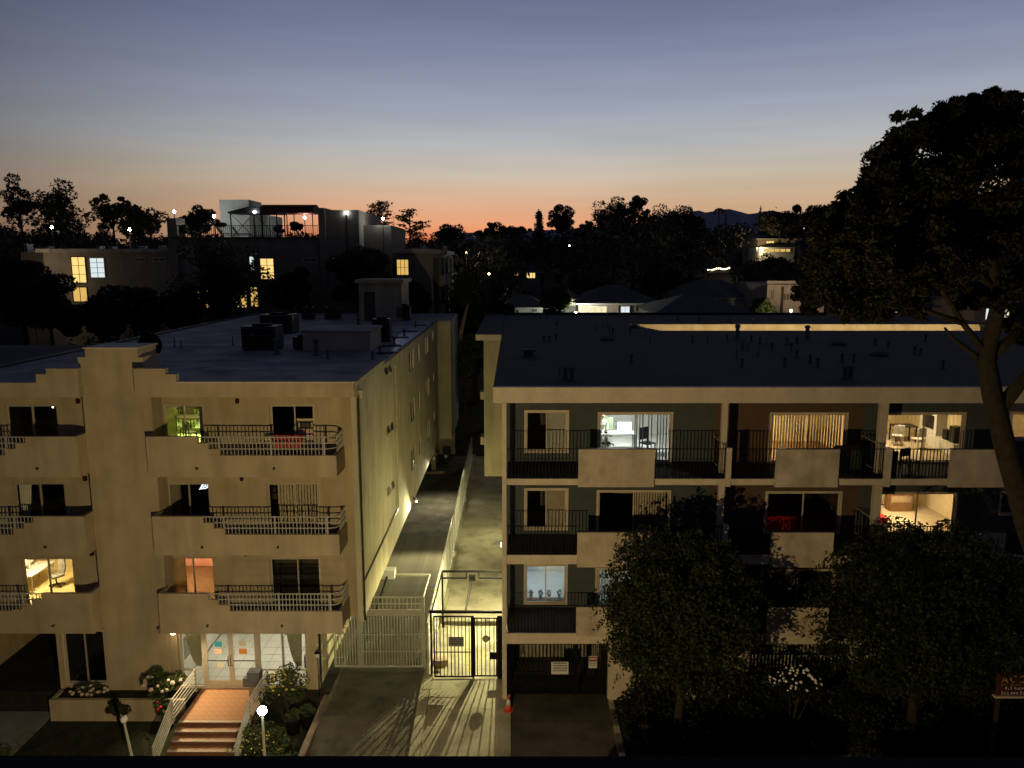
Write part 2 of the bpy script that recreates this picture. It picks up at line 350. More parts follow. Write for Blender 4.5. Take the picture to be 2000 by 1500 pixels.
# a room behind an opening: walls, floor and a lamp under its ceiling
def room(parent, x0, x1, z0, z1, Y, depth, wm='int_white', fm='wood', lamp=None, lr=.16, lpos=(.5, .4), back=None):
    mb = MB(); y1 = Y + depth
    mb.quad((x0, Y, z0), (x0, y1, z0), (x0, y1, z1), (x0, Y, z1)); mb.quad((x1, y1, z0), (x1, Y, z0), (x1, Y, z1), (x1, y1, z1)); mb.quad((x0, Y, z1), (x1, Y, z1), (x1, y1, z1), (x0, y1, z1))
    if not back: mb.quad((x0, y1, z0), (x1, y1, z0), (x1, y1, z1), (x0, y1, z1))
    r = mb.build('room_walls', wm, parent)
    if back: MB().quad((x0, y1, z0), (x1, y1, z0), (x1, y1, z1), (x0, y1, z1)).build('back_wall', back, r)
    MB().quad((x0, Y, z0), (x1, Y, z0), (x1, y1, z0), (x0, y1, z0)).build('room_floor', fm, r)
    if lamp:
        cx = x0 + (x1 - x0) * lpos[0]; cy_ = Y + depth * lpos[1]
        MB().lathe((cx, cy_, z1 - .06), [(lr, -.01), (lr, .05)], 16).build('ceiling_lamp', lamp, r)
    return r
# ------------------------------------------------------------------ ground
def ss(a, b, x): t = max(0., min(1., (x - a) / (b - a))); return t * t * (3 - 2 * t)
GL = -.9                                    # lawn and pavement level by the street
def gz(x, y):
    if y < 28.5: return GL
    return -.03 + 8.0 * ss(66, 97, y) + 15 * ss(97, 330, y)
ys = [-40, 0, 10, 20, 28.45, 28.55, 40, 60] + list(range(66, 120, 4)) + list(range(120, 340, 20)) + [400, 600, 1000, 2000]
xs = list(range(-1000, -200, 200)) + list(range(-200, 201, 20)) + list(range(400, 1001, 200))
mb = MB()
for y in ys:
    for x in xs: mb.v.append((x * (1 + max(0, y) / 500), y, gz(x, y)))
nx = len(xs)
for j in range(len(ys) - 1):
    for i in range(nx - 1): mb.f.append((j * nx + i, j * nx + i + 1, (j + 1) * nx + i + 1, (j + 1) * nx + i))
kind(mb.build('ground', 'soil'), 'structure')
kind(MB().box(-60, 60, 4.2, 17.0, GL - .3, GL + .006).build('road', 'asphalt'), 'structure')
mb = MB(); mb.box(-60, 60, 17.0, 17.2, GL - .3, GL + .14); mb.box(-60, 60, 17.2, 20.0, GL - .3, GL + .13)
kind(mb.build('pavement', 'sidewalk'), 'structure')
kind(MB().box(-60, -7.6, 20.0, 28.4, GL - .2, GL + .012).build('lawn', 'grassground'), 'structure')
def sheet(name, mat, x0, x1, prof, th=.25):
    m = MB(); k = len(prof)
    for (y, z) in prof: m.v += [(x0, y, z), (x1, y, z), (x0, y, z - th), (x1, y, z - th)]
    for i in range(k - 1):
        a = i * 4; b = a + 4; m.f += [(a, a + 1, b + 1, b), (a + 3, a + 2, b + 2, b + 3), (a + 2, a, b, b + 2), (a + 1, a + 3, b + 3, b + 1)]
    m.f += [(2, 3, 1, 0), (4 * k - 4, 4 * k - 3, 4 * k - 1, 4 * k - 2)]
    return kind(m.build(name, mat), 'structure')
DP = [(20, GL + .12), (22.2, -.72), (27.4, -.02), (29.2, .0), (66, .0)]
# the left driveway is cast in bays with saw-cut grooves beyond the gate
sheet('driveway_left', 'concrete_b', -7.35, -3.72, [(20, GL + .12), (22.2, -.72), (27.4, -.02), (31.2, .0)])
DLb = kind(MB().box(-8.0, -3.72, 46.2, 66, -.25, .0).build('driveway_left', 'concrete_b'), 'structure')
gro = kind(MB().box(-8.0, -3.72, 31.2, 46.2, -.25, -.02).build('driveway_left', 'concrete'), 'structure')
bar = MB().box(-2.14, 2.14, -.062, .062, -.02, .02).mesh('concrete_rib', 'concrete_b')
for i in range(100):
    y = 31.3 + i * .15
    o = put('concrete_rib', bar, gro, (-5.86, y, -.018))
sheet('driveway_middle', 'concrete', -3.34, -.1, DP)
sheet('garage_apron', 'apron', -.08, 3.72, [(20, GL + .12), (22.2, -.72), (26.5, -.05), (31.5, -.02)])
# raised strip between the two driveways, with a white panel fence on its back part
t = thing('dividing_kerb', 'low concrete kerb wall running between the two driveways', 'kerb', (-3.53, 20, -.8))
m = MB(); P2 = [(20.3, -.68), (22.2, -.52), (27.4, .16), (29.0, .22)]
for (y, z) in P2: m.v += [(-3.72, y, z), (-3.34, y, z), (-3.72, y, z - .5), (-3.34, y, z - .5)]
for i in range(3):
    a = i * 4; b = a + 4; m.f += [(a, a + 1, b + 1, b), (a + 2, a, b, b + 2), (a + 1, a + 3, b + 3, b + 1)]
m.f.append((2, 3, 1, 0)); m.build('front_kerb', 'concrete', t)
MB().box(-3.72, -3.34, 29.0, 66, -.3, .20).build('rear_kerb', 'concrete', t)
t = thing('panel_fence', 'long white panel fence on the kerb between the driveways', 'fence', (-3.5, 29.3, .2))
pan = MB()
for i in range(13): pan.box(-.012, .012, -.85 + i * .131, -.85 + i * .131 + .1, .06, 2.2)
for z in (.2, 1.9): pan.box(.0125, .04, -.86, .86, z, z + .06)
pan = pan.mesh('fence_panel', 'white_plastic')
pst = MB().box(-.035, .035, -.035, .035, 0, 2.3).mesh('fence_post', 'gate_white')
for i in range(19):
    y = 29.45 + i * 1.8
    put('fence_post', pst, t, (-3.52, y, .2)); put('fence_panel', pan, t, (-3.52, y + .9, .2))
MB().box(-3.55, -3.49, 29.4, 63.6, 2.42, 2.46).build('top_rail', 'gate_white', t)
# path beside the left block
kind(MB().box(-25, -18.45, 20.0, 40, GL - .1, GL + .05).build('side_path', 'sidewalk'), 'structure')

# ------------------------------------------------------------------ parapet of the balcony the picture is taken from
t = thing('viewer_building', 'black parapet of the balcony in the immediate foreground, along the bottom edge', 'parapet', (0, -1, GL))
zl = HC + (ray(1000, 1477).z / ray(1000, 1477).y) * .9
B('parapet', 'ledge', t, -5, 5, .68, .9, 15.6, zl)
B('wall', 'ledge', t, -9, 9, -6, .6, GL, 15.45)
B('balcony_slab', 'ledge', t, -5, 5, -.5, .9, 15.452, 15.598)

# ------------------------------------------------------------------ street lamp (stands just below the frame)
def point(name, loc, watts, c, r=.12, parent=None, spot=None):
    d = bpy.data.lights.new(name, 'SPOT' if spot else 'POINT'); d.energy = watts; d.color = c; d.shadow_soft_size = r
    o = bpy.data.objects.new(name, d); col.objects.link(o); WL[o] = Vector(loc)
    if spot: d.spot_size = spot[1]; d.spot_blend = .6; o.rotation_euler = (Vector(spot[0]) - Vector(loc)).to_track_quat('-Z', 'Y').to_euler()
    o.location = Vector(loc) - (WL[parent] if parent else Vector()); o.parent = parent; return o
SL = Vector((-3.2, 8.0, 8.4))
t = thing('street_lamp', 'tall street lamp with curved arm standing just under the frame, over the road', 'street lamp', (-3.2, 3.9, GL))
MB().tube([(-3.2, 3.9, GL), (-3.2, 3.9, 7.9)], [.11, .07], 10).build('pole', 'grey_metal', t)
MB().tube([(-3.2, 3.9, 7.85), (-3.2, 4.6, 8.5), (-3.2, 6.0, 8.75), (-3.2, 7.6, 8.72)], .045).build('arm', 'grey_metal', t)
MB().lathe((-3.2, 3.9, GL), [(.2, 0), (.2, .35), (.13, .4)], 10).build('base', 'grey_metal', t)
MB().ball((-3.2, 8.0, 8.72), .2, 12, 6, (.8, 2.0, .55)).build('lamp_head', 'grey_metal', t, True)
MB().ball((-3.2, 8.05, 8.63), .13, 12, 6, (.9, 1.6, .8)).build('lamp_lens', 'e_street', t, True)
point('street_light', SL, 6200, (1.0, .75, .345), .06, t)

# ================================================================== LEFT APARTMENT BLOCK
YB, YT, YW = 28.0, 28.65, 29.45
XSD = -5.9
LB = thing('apartment_building', 'beige stucco apartment block with stepped central tower and stepped white-railed balconies', 'building', (-12, 30, 0))
XC = -15.05
def mir(x): return 2 * XC - x
FL = [(10.61, 9.05), (7.50, 5.95), (4.39, 2.74)]           # parapet top, underside
doors = [[(-13.72, -12.12, 11.56), (-9.55, -7.78, 11.57)], [(-13.80, -12.08, 8.40), (-9.82, -7.74, 8.40)], [(-13.85, -12.10, 5.30), (-9.87, -7.80, 5.27)]]
ldoors = [(-19.9, -17.85, 11.56), (-19.9, -17.85, 8.40), (-19.9, -17.8, 5.26)]
holesR = []; holesL = []
for k, (zt, zb) in enumerate(FL):
    fz = zb + .36
    for d in doors[k]: holesR.append((d[0], d[1], fz, d[2]))
    holesL.append((ldoors[k][0], ldoors[k][1], fz, ldoors[k][2]))
holewall(MB(), -13.74, -6.1, 2.75, 12.1, YW, YW + .2, holesR).build('front_wall', 'stucco', LB)
holewall(MB(), -25, -16.28, 2.75, 12.1, YW, YW + .2, holesL).build('front_wall', 'stucco', LB)
tw = MB().box(-16.35, -13.75, YT, 30.6, GL, 12.12).build('tower', 'stucco', LB)
MB().box(-16.11, -14.15, YT + .01, 30.2, 12.12, 13.84).build('tower_top', 'stucco', tw)
MB().box(-16.17, -14.09, YT - .03, 30.25, 13.84, 13.89).build('tower_cap', 'trim_paint', tw)
MB().box(-14.15, -13.95, YT + .02, 30.0, 12.12, 13.52).build('tower_shoulder', 'stucco', tw)
MB().box(-16.42, -16.11, YT + .02, 30.0, 12.12, 13.52).build('tower_shoulder', 'stucco', tw)
def cornice(f):
    P = [(-14.02, 12.11), (XSD, 12.11), (XSD, 12.65), (-12.46, 12.65), (-12.46, 12.97), (-12.85, 12.97), (-12.85, 13.18), (-14.02, 13.18)]
    if f is mir: P[1] = (mir(-25.0 + 0), 12.11); P = [(-14.02, 12.11), (-5.1, 12.11), (-5.1, 12.65)] + P[3:]
    return [(f(x), z) for x, z in P]
ident = lambda x: x
for f in (ident, mir):
    c = MB().prism(cornice(f), YB, YB + .28).build('cornice', 'stucco', LB)
    xa, xb = (-13.74, -6.12) if f is ident else (mir(-5.1), -16.28)
    MB().box(xa, xb, YB + .28, YW + .2, 12.105, 12.3).build('soffit', 'stucco', c)
    if f is ident: MB().box(-12.44, XSD, YB - .015, YB + .3, 12.65, 12.69).build('coping', 'trim_paint', c)
def balcony(f, zt, zb, xmax=None):
    XL, XR = -13.76, -6.65
    if f is mir: XR = -5.2
    P = [(XL, zb), (XR, zb), (XR, zt - .72), (-11.01, zt - .72), (-11.01, zt - .47), (-11.43, zt - .47), (-11.43, zt - .25), (-11.82, zt - .25), (-11.82, zt), (XL, zt)]
    b = MB().prism([(f(x), z) for x, z in P], YB, YB + .14).build('balcony', 'stucco', LB)
    MB().box(f(XL), f(XL + .14), YB + .14, YT, zb, zt).build('end_wall', 'stucco', b)
    MB().box(f(XR - .14), f(XR), YB + .14, YW, zb, zt - .72).build('end_wall', 'stucco', b)
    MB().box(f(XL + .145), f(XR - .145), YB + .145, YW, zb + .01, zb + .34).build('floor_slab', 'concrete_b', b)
    y0 = YB + .07
    for z, xs_ in ((zt - .03, -11.82), (zt - .26, -11.43), (zt - .48, -11.01)):
        pts = [(f(xs_), y0, z), (f(XR - .42), y0, z)] + [(f(XR - .42 + .35 * math.sin(a)), y0 + .35 * (1 - math.cos(a)), z) for a in (.4, .8, 1.2, 1.57)] + [(f(XR - .07), YW, z)]
        MB().tube(pts, .027, 6).build('rail', 'white_metal', b)
    for x in ([-11.05, -9.1, -7.1] if f is ident else [-11.05, -9.1]):
        MB().box(f(x) - .03, f(x) + .03, y0 - .03, y0 + .03, zt - .74, zt + .01).build('railing_post', 'white_metal', b)
    x = -11.72; i = 0
    while x < XR - .45:
        base = zt - .25 if x < -11.43 else zt - .47 if x < -11.01 else zt - .72
        h = zt - .03 - base
        key = ('bal', round(h, 2))
        if key not in SH: SH[key] = MB().box(-.013, .013, -.013, .013, 0, h).mesh('baluster', 'white_metal')
        if f is ident or x < -9.2: put('baluster', SH[key], b, (f(x), y0, base))
        x += .138; i += 1
    key = ('bal', .69)
    for q in range(7):
        put('baluster', SH[key], b, (f(XR - .07), YB + .5 + q * .138, zt - .72))
    for x in ((-11.9, -9.0) if f is ident else (-14.6, )):
        xx = f(x) if f is ident else -17.9
        MB().tube([(xx, YB + .1, zb + .36), (xx, YB - .09, zb + .34)], .045, 8).build('drain_spout', 'dark_metal', b)
    xx = -10.75 if f is ident else -16.95
    lz = zt + 1.06
    MB().box(xx - .05, xx + .05, YW - .16, YW, lz - .05, lz + .12).build('wall_light', 'bark', b)
    return b
SH = {}
for zt, zb in FL:
    balcony(ident, zt, zb); balcony(mir, zt, zb)
# glazed doors and rooms
def ldoor(d, zb, **k):
    return slider(LB, d[0] + .004, d[1] - .004, zb + .362, d[2] - .004, YW + .06, .05, 'alu', 'alu', name='sliding_door', proud=.0, **k)
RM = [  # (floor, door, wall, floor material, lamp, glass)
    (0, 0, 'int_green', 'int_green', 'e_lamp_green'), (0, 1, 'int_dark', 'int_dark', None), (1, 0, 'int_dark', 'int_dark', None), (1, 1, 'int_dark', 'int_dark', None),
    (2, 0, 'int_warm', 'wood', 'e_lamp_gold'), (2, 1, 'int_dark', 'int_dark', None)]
for k, j, wm, fm, lp in RM:
    d = doors[k][j]; zb = FL[k][1]
    x0, x1 = (-16.9, d[1] + .9) if j == 0 else (d[0] - 1.3, d[1] + .9)
    room(LB, x0, x1, zb + .361, d[2] + .25, YW + .2, 9.0 if (k, j) == (0, 0) else 4.2, wm, fm, lp, .5 if k == 0 else .36, (.45, .42), 'int_pink' if (k, j) == (2, 0) else None)
    ldoor(d, zb, glass='glass', split=.55 if j else .5, panes=(1, 0) if (k, j) == (0, 1) else (1, 1))
for k in range(3):
    d = ldoors[k]; zb = FL[k][1]
    wm, lp = ('int_dark', None) if k < 2 else ('int_yellow', 'e_lamp_gold')
    room(LB, d[0] - 3.6, d[1] + .8, zb + .361, d[2] + .25, YW + .2, 4.0, wm, 'wood' if k < 2 else 'int_yellow', lp, .36, (.5, .35))
    ldoor(d, zb)
# side wall along the driveway
side = [(371, 398, 150, 283), (423, 434, 105, 225), (465, 487, 65, 182), (513, 520, 25, 85), (380, 406, 455, 590), (428, 438, 400, 518), (474, 494, 330, 445), (518, 524, 280, 335),
        (384, 410, 755, 895), (432, 443, 680, 800), (478, 497, 590, 712), (521, 528, 520, 580), (220, 236, 250, 290), (246, 257, 235, 272), (234, 246, 610, 672), (258, 270, 592, 640), (238, 252, 985, 1045), (263, 275, 952, 1000)]
rows = []
for a, b, t0, t1 in side:
    p = SX(680 + .32 * a, 640 + .32 * t0, XSD); q = SX(680 + .32 * a, 640 + .32 * t1, XSD)
    r = SX(680 + .32 * b, 640 + .32 * (t0 - (b - a) * .8), XSD)
    rows.append([p.y, max(r.y, p.y + .35), q.z, p.z])
def holewall_x(mb, y0, y1, z0, z1, xa, xb, holes):
    t_ = holewall(MB(), y0, y1, z0, z1, xa, xb, holes)
    n = len(mb.v); mb.v += [(v[1], v[0], v[2]) for v in t_.v]; mb.f += [tuple(n + i for i in reversed(f)) for f in t_.f]; return mb
SW = holewall_x(MB(), YB + .3, 59.6, 3.1, 12.42, XSD - .2, XSD, rows).build('side_wall', 'stucco_side', LB)
for i, (a, b, z0, z1) in enumerate(rows):
    m = MB(); xf = XSD - .06
    m.box(xf, xf + .05, a, b, z1 - .05, z1); m.box(xf, xf + .05, a, b, z0, z0 + .05); m.box(xf, xf + .05, a, a + .05, z0 + .05, z1 - .05); m.box(xf, xf + .05, b - .05, b, z0 + .05, z1 - .05)
    if b - a > 1.2: m.box(xf, xf + .045, (a + b) / 2 - .03, (a + b) / 2 + .03, z0 + .05, z1 - .05)
    w = m.build('side_window', 'alu', LB)
    MB().box(xf + .015, xf + .022, a + .05, b - .05, z0 + .05, z1 - .05).build('pane', 'glass_dark', w)
    MB().box(XSD - .45, XSD - .22, a - .1, b + .1, z0 - .1, z1 + .1).build('interior', 'e_win_cream' if i == 12 else 'int_dark', w)
    if i >= 12: # small top-hung bathroom sash standing open
        n = MB(); n.quad((XSD, a, z1), (XSD, b, z1), (XSD + .09, b, z1 - .3), (XSD + .09, a, z1 - .3)); n.build('open_sash', 'glass_dark', w)
MB().box(XSD - .01, XSD + .06, 28.6, 37.5, 4.62, 4.70).build('conduit', 'dark_metal', SW)
for yy, z0, dm in ((37.6, 4.7, 'stucco_side'), (59.2, 3.1, 'stucco_side'), (28.45, 3.1, 'bark')):
    MB().tube([(XSD + .045, yy, 12.0), (XSD + .045, yy, z0)], .04, 8).build('downspout', dm, SW)
MB().box(XSD + .003, XSD + .16, 28.75, 28.95, 11.9, 12.25).build('scupper_box', 'stucco_side', SW)
MB().tube([(XSD + .02, 43.5, 3.35), (XSD + .22, 43.2, 3.25)], [.06, .12], 8).build('floodlight', 'grey_metal', SW)
MB().ball((XSD + .24, 43.18, 3.2), .03, 8, 6).build('floodlight_bulb', 'e_flood_green', SW)
point('flood_light', (XSD + .75, 42.8, 3.0), 1500, (1.0, .92, .50), .05, SW, ((-5.0, 37.5, .0), math.radians(165)))
MB().tube([(XSD + .02, 53.0, 3.4), (XSD + .3, 52.8, 3.3)], [.06, .12], 8).build('floodlight', 'grey_metal', SW)
point('flood_light', (XSD + .8, 52.6, 3.1), 700, (1.0, .93, .62), .05, SW, ((-5.0, 50.5, .0), math.radians(165)))
# underside over the parking bays, and the wall of the ground-floor rooms beside it
B('underside', 'stucco_side', LB, -25, XSD - .2, YW + .2, 59.6, 2.9, 3.09)
B('rear_wing', 'stucco_side', LB, -14, -4.9, 59.62, 67.6, 3.1, 12.40)
holewall_x(MB(), 28.9, 58, GL, 2.9, -8.0, -7.85, []).build('parking_wall', 'stucco_side', LB)
B('parking_back_wall', 'stucco_side', LB, -14, -5.2, 66.6, 66.8, -.2, 3.0)
for p in ((-6.6, 61.6),):
    B('parking_post', 'stucco_side', LB, p[0] - .17, p[0] + .17, p[1] - .17, p[1] + .17, -.1, 3.09)
# roof
rf = MB().plate([(-22.2, YB + .29), (-16.45, YB + .29), (-16.45, 30.3), (-13.92, 30.3), (-13.92, YB + .29), (XSD, YB + .29), (XSD, 59.6), (-22.2, 59.6)], 12.425, 12.52).build('roof', 'roof_felt', LB)
MB().box(-22.2, -4.9, 59.602, 67.6, 12.42, 12.515).build('rear_roof', 'roof_felt', rf)
MB().plate([(-6.6, 41), (XSD - .15, 38), (XSD - .15, 59), (-8.2, 59), (-7.4, 52), (-7.0, 46)], 12.522, 12.53).build('roof_coating', 'roof_coat', rf)
MB().box(XSD - .15, XSD + .04, 28.3, 34.6, 12.52, 12.66).build('roof_kerb', 'stucco_side', rf)
MB().box(XSD - .05, XSD + .05, 34.6, 59.6, 12.46, 12.55).build('roof_edge', 'dark_metal', rf)
MB().box(-22.35, -22.2, YB + .3, 67.6, 12.3, 12.62).build('roof_edge', 'dark_metal', rf)
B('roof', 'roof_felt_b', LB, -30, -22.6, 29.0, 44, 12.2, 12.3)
B('courtyard_wall', 'stucco', LB, -22.2, -22.0, YW + .2, 66, 0, 12.42)
RZ = 12.52
# lobby
LY = 28.8
B('column', 'stucco', LB, -8.33, -7.85, LY - .1, LY + .35, GL, 2.74)
B('column', 'stucco', LB, -13.74, -13.45, YT + .01, LY + .3, GL, 2.74)
B('lobby_ceiling', 'int_white', LB, -13.74, -8.0, LY, 34.5, 2.62, 2.735)
B('lobby_sill', 'stucco', LB, -13.45, -8.33, LY, LY + .2, GL, -.002)
B('lobby_wall', 'int_white', LB, -13.74, -13.6, LY + .3, 34.5, 0, 2.62)
B('lobby_wall', 'int_white', LB, -13.74, -8.0, 34.5, 34.6, 0, 2.62)
fl = B('lobby_floor', 'grout', LB, -13.6, -8.0, LY + .2, 34.5, -.1, -.012)
tile = MB().box(-.288, .288, -.288, .288, -.012, 0).mesh('floor_tile', 'tile_white')
for i in range(9):
    for j in range(9): put('floor_tile', tile, fl, (-13.25 + i * .6, LY + .55 + j * .6, 0))
for (x, y) in ((-10.2, 30.6), (-12.2, 31.0), (-9.3, 33)):
    MB().lathe((x, y, 2.60), [(.19, -.02), (.19, .02)], 14).build('ceiling_lamp', 'e_lamp_lobby', LB)
mul = [(-13.45, -13.40), (-12.56, -12.44), (-10.34, -10.2), (-9.33, -9.25), (-8.38, -8.33)]
gl = MB()
for a, b in mul: gl.box(a, b, LY, LY + .08, 0, 2.62)
gl.box(-13.40, -12.56, LY, LY + .08, .74, .80); gl.box(-9.25, -8.38, LY, LY + .08, .74, .80); gl.box(-10.2, -9.33, LY, LY + .08, .74, .80)
for a, b in ((-13.4, -12.56), (-10.2, -9.33), (-9.25, -8.38)): gl.box(a, b, LY, LY + .08, 0, .07)
gl.box(-13.45, -8.33, LY, LY + .08, 2.55, 2.62)
G = gl.build('lobby_glazing', 'alu', LB)
for a, b in ((-13.4, -12.56), (-10.2, -9.33), (-9.25, -8.38)):
    MB().box(a, b, LY + .037, LY + .043, .8, 2.55).build('pane', 'glass_lobby', G); MB().box(a, b, LY + .037, LY + .043, .07, .74).build('pane', 'glass_lobby', G)
for a, b, hs in ((-12.44, -11.40, 1), (-11.385, -10.34, -1)):
    d = MB().box(a, a + .09, LY + .01, LY + .06, .02, 2.54).box(b - .09, b, LY + .01, LY + .06, .02, 2.54).box(a + .09, b - .09, LY + .01, LY + .06, .02, .30).box(a + .09, b - .09, LY + .01, LY + .06, 2.44, 2.54).build('glass_door', 'alu', LB)
    MB().box(a + .09, b - .09, LY + .032, LY + .038, .30, 2.44).build('pane', 'glass_lobby', d)
    MB().box(a + .09, b - .09, LY - .02, LY + .005, 1.16, 1.19).build('push_bar', 'dark_metal', d)
    hx = b - .05 if hs > 0 else a + .04
    MB().tube([(hx - .0, LY + .0, .95), (hx - .03, LY - .09, 1.0), (hx - .03, LY - .09, 1.38), (hx, LY, 1.43)], .018, 6).build('handle', 'dark_wood', d)
def paper(x, z, w, h, mat, label, dx=0):
    o = MB().box(x - w / 2, x + w / 2, LY - .008, LY + .0065, z - h / 2, z + h / 2).build('notice', mat)
    return tag(o, label, 'notice', 'notices taped to the lobby doors')
for px, py, w, h, mt, lb in ((426, 1258, .31, .22, 'paper_blue', 'blue paper notice on the left glass door of the lobby'), (426, 1272.5, .31, .2, 'paper_pink', 'pale pink paper notice just under the blue one on the lobby door'),
                             (474.5, 1272, .31, .22, 'paper_orange', 'orange paper notice on the right glass door of the lobby'), (473, 1257, .3, .2, 'paper_cream', 'pale cream notice above the orange one on the lobby door'),
                             (431, 1299, .3, .2, 'paper_cream', 'beige paper notice low on the left glass door of the lobby')):
    p = A(px, py, LY); paper(p.x, p.z, w, h, mt, lb)
def drape(x0, x1, tie, label):
    m = MB(); n = 22; rowsz = [2.5, 2.0, 1.5, 1.05, .8]
    for k, z in enumerate(rowsz):
        t_ = k / 4; a = x0 + (tie - .09 - x0) * t_ ** 1.5; b = x1 + (tie + .09 - x1) * t_ ** 1.5
        for i in range(n + 1): m.v.append((a + (b - a) * i / n, LY + .22 + .035 * (i % 2) * (1 - .5 * t_), z))
    for k in range(4):
        for i in range(n): q = k * (n + 1) + i; m.f.append((q, q + 1, q + n + 2, q + n + 1))
    o = m.build('drape', 'curtain'); md = o.modifiers.new('t', 'SOLIDIFY'); md.thickness = .012
    return tag(o, label, 'curtain', 'lobby drapes')
drape(-13.32, -12.6, -12.78, 'grey-green drape tied back left of the lobby doors')
drape(-9.2, -8.55, -8.72, 'grey-green drape tied back in the rightmost lobby window')
t = thing('sofa', 'blue upholstered armchair inside the lobby behind the right drape', 'chair', (-8.5, 30.3, 0))
MB().box(-8.8, -8.1, 30.0, 30.7, .12, .45).build('seat', 'fabric_blue', t); MB().box(-8.8, -8.1, 30.7, 30.9, .12, 1.0).build('backrest', 'fabric_blue', t)
for x in (-8.8, -8.22): MB().box(x, x + .12, 30.0, 30.7, .45, .68).build('armrest', 'fabric_blue', t)
t = thing('framed_picture', 'pale framed picture leaning on the left lobby wall', 'picture', (-13.5, 29.6, .4))
m = MB().box(-13.59, -13.55, 29.3, 30.1, .75, 1.9); m.build('frame', 'white_plastic', t); MB().box(-13.549, -13.54, 29.4, 30.0, .85, 1.8).build('print', 'blind_grey', t)
# entrance lamp
t = thing('wall_lamp', 'lit floodlight under the first-floor balcony, left of the lobby doors', 'lamp', A(335, 1232, 28.3))
p = A(335, 1232, 28.3)
MB().tube([(p.x - .3, YT, p.z + .1), (p.x - .1, p.y, p.z + .06)], .03, 6).build('bracket', 'grey_metal', t)
MB().tube([(p.x - .22, p.y + .05, p.z + .08), (p.x + .05, p.y - .02, p.z - .02)], [.05, .13], 10).build('shade', 'grey_metal', t)
MB().tube([(p.x - .35, p.y + .05, p.z + .1), (p.x - .5, p.y - .08, p.z + .02)], [.05, .12], 10).build('shade', 'grey_metal', t)
MB().ball((p.x + .07, p.y - .03, p.z - .03), .11, 10, 6).build('bulb', 'e_flood_warm', t, True)
point('flood_light', (p.x + .2, p.y - .12, p.z - .08), 640, (1, .76, .42), .1, t, ((-10.9, 26.3, -.2), math.radians(125)))
# porch: brick-red tiles, nosing tiles and steps
PX0, PX1, PY0, PY1 = -12.62, -9.95, 26.42, 28.78
po = thing('entrance_porch', 'terracotta tiled porch with steps down in front of the lobby doors', 'porch', (-11.3, 27, GL))
B('porch_base', 'riser_brick', po, PX0, PX1, PY0, PY1, GL, -.022)
tl = MB().box(-.145, .145, -.145, .145, -.02, 0).mesh('floor_tile', 'terracotta'); nt_ = MB().box(-.145, .145, -.06, .06, -.02, .004).mesh('nosing_tile', 'tile_edge')
for i in range(9):
    for j in range(7): put('floor_tile', tl, po, (PX0 + .16 + i * .296, PY0 + .29 + j * .296, 0))
    put('nosing_tile', nt_, po, (PX0 + .16 + i * .296, PY0 + .063, 0))
for s in range(1, 6):
    y1 = PY0 - (s - 1) * .34; y0 = y1 - .34; z = -.17 * s
    st = B('step', 'riser_brick', po, PX0, PX1, y0, y1 - .001, GL, z - .022)
    for i in range(9): put('step_tile', nt_, st, (PX0 + .16 + i * .296, y0 + .07, z))
    MB().box(PX0, PX1, y0 + .135, y1 - .002, z - .021, z - .001).build('step_tread', 'terracotta', st)
def handrail(x, label):
    t = thing('handrail', label, 'handrail', (x, 26, GL), 'handrails beside the entrance steps')
    sl = -.17 / .34
    for k in range(6):
        h = .95 - k * .16
        MB().tube([(x, 28.5, h), (x, 26.35, h), (x, 24.7, h + sl * 1.65)], .026, 6).build('rail', 'white_metal', t)
    for y in (28.5, 26.35, 24.75):
        z0 = 0 if y > 26 else -.8
        MB().box(x - .03, x + .03, y - .03, y + .03, z0, .97 + (sl * 1.6 if y < 26 else 0)).build('post', 'white_metal', t)
handrail(-12.75, 'white multi-bar handrail on the left of the entrance steps'); handrail(-9.85, 'white multi-bar handrail on the right of the entrance steps')
t = thing('intercom_box', 'grey metal intercom and letter box on a pedestal right of the lobby doors', 'intercom', (-10.2, 28.1, 0))
B('pedestal', 'stucco', t, -10.42, -10.02, 27.95, 28.25, 0, .55); B('cabinet', 'vent_metal', t, -10.46, -9.98, 27.9, 28.3, .55, 1.15)
B('letter_slot_box', 'vent_metal', t, -10.66, -10.465, 27.97, 28.22, .5, .85)
t = thing('lantern', 'small dark lantern on a thin pole by the right lobby column', 'lantern', (-7.5, 28.3, 0))
p = A(620, 1278, 28.3)
MB().tube([(p.x, 28.3, -.1), (p.x, 28.3, p.z - .12)], .018, 6).build('pole', 'black_metal', t)
MB().lathe((p.x, 28.3, p.z - .12), [(.05, 0), (.09, .18)], 8).build('glass', 'blind_white', t); MB().lathe((p.x, 28.3, p.z + .06), [(.13, 0), (.01, .14)], 8).build('cap', 'black_metal', t)
# ground-floor window left of the tower
B('front_wall', 'stucco', LB, -18.35, -18.2, LY - .05, LY + .3, GL, 2.74)
holewall(MB(), -18.2, -16.26, GL, 2.74, LY, LY + .2, [(-18.15, -16.4, .12, 2.5)]).build('front_wall', 'stucco', LB)
w = slider(LB, -18.14, -16.41, .125, 2.49, LY + .05, .07, 'trim_paint', 'alu', 'glass_dark', name='tall_window', proud=.06)
room(LB, -18.2, -16.3, .12, 2.6, LY + .21, 2, 'int_dark', 'int_dark')
# step-side kerb by the driveway
B_ = MB(); B_.box(-7.62, -7.37, 20.4, 28.6, GL, -.15); tag(B_.build('kerb_wall', 'kerb_brown'), 'low brown kerb wall between the planting and the left driveway', 'kerb')
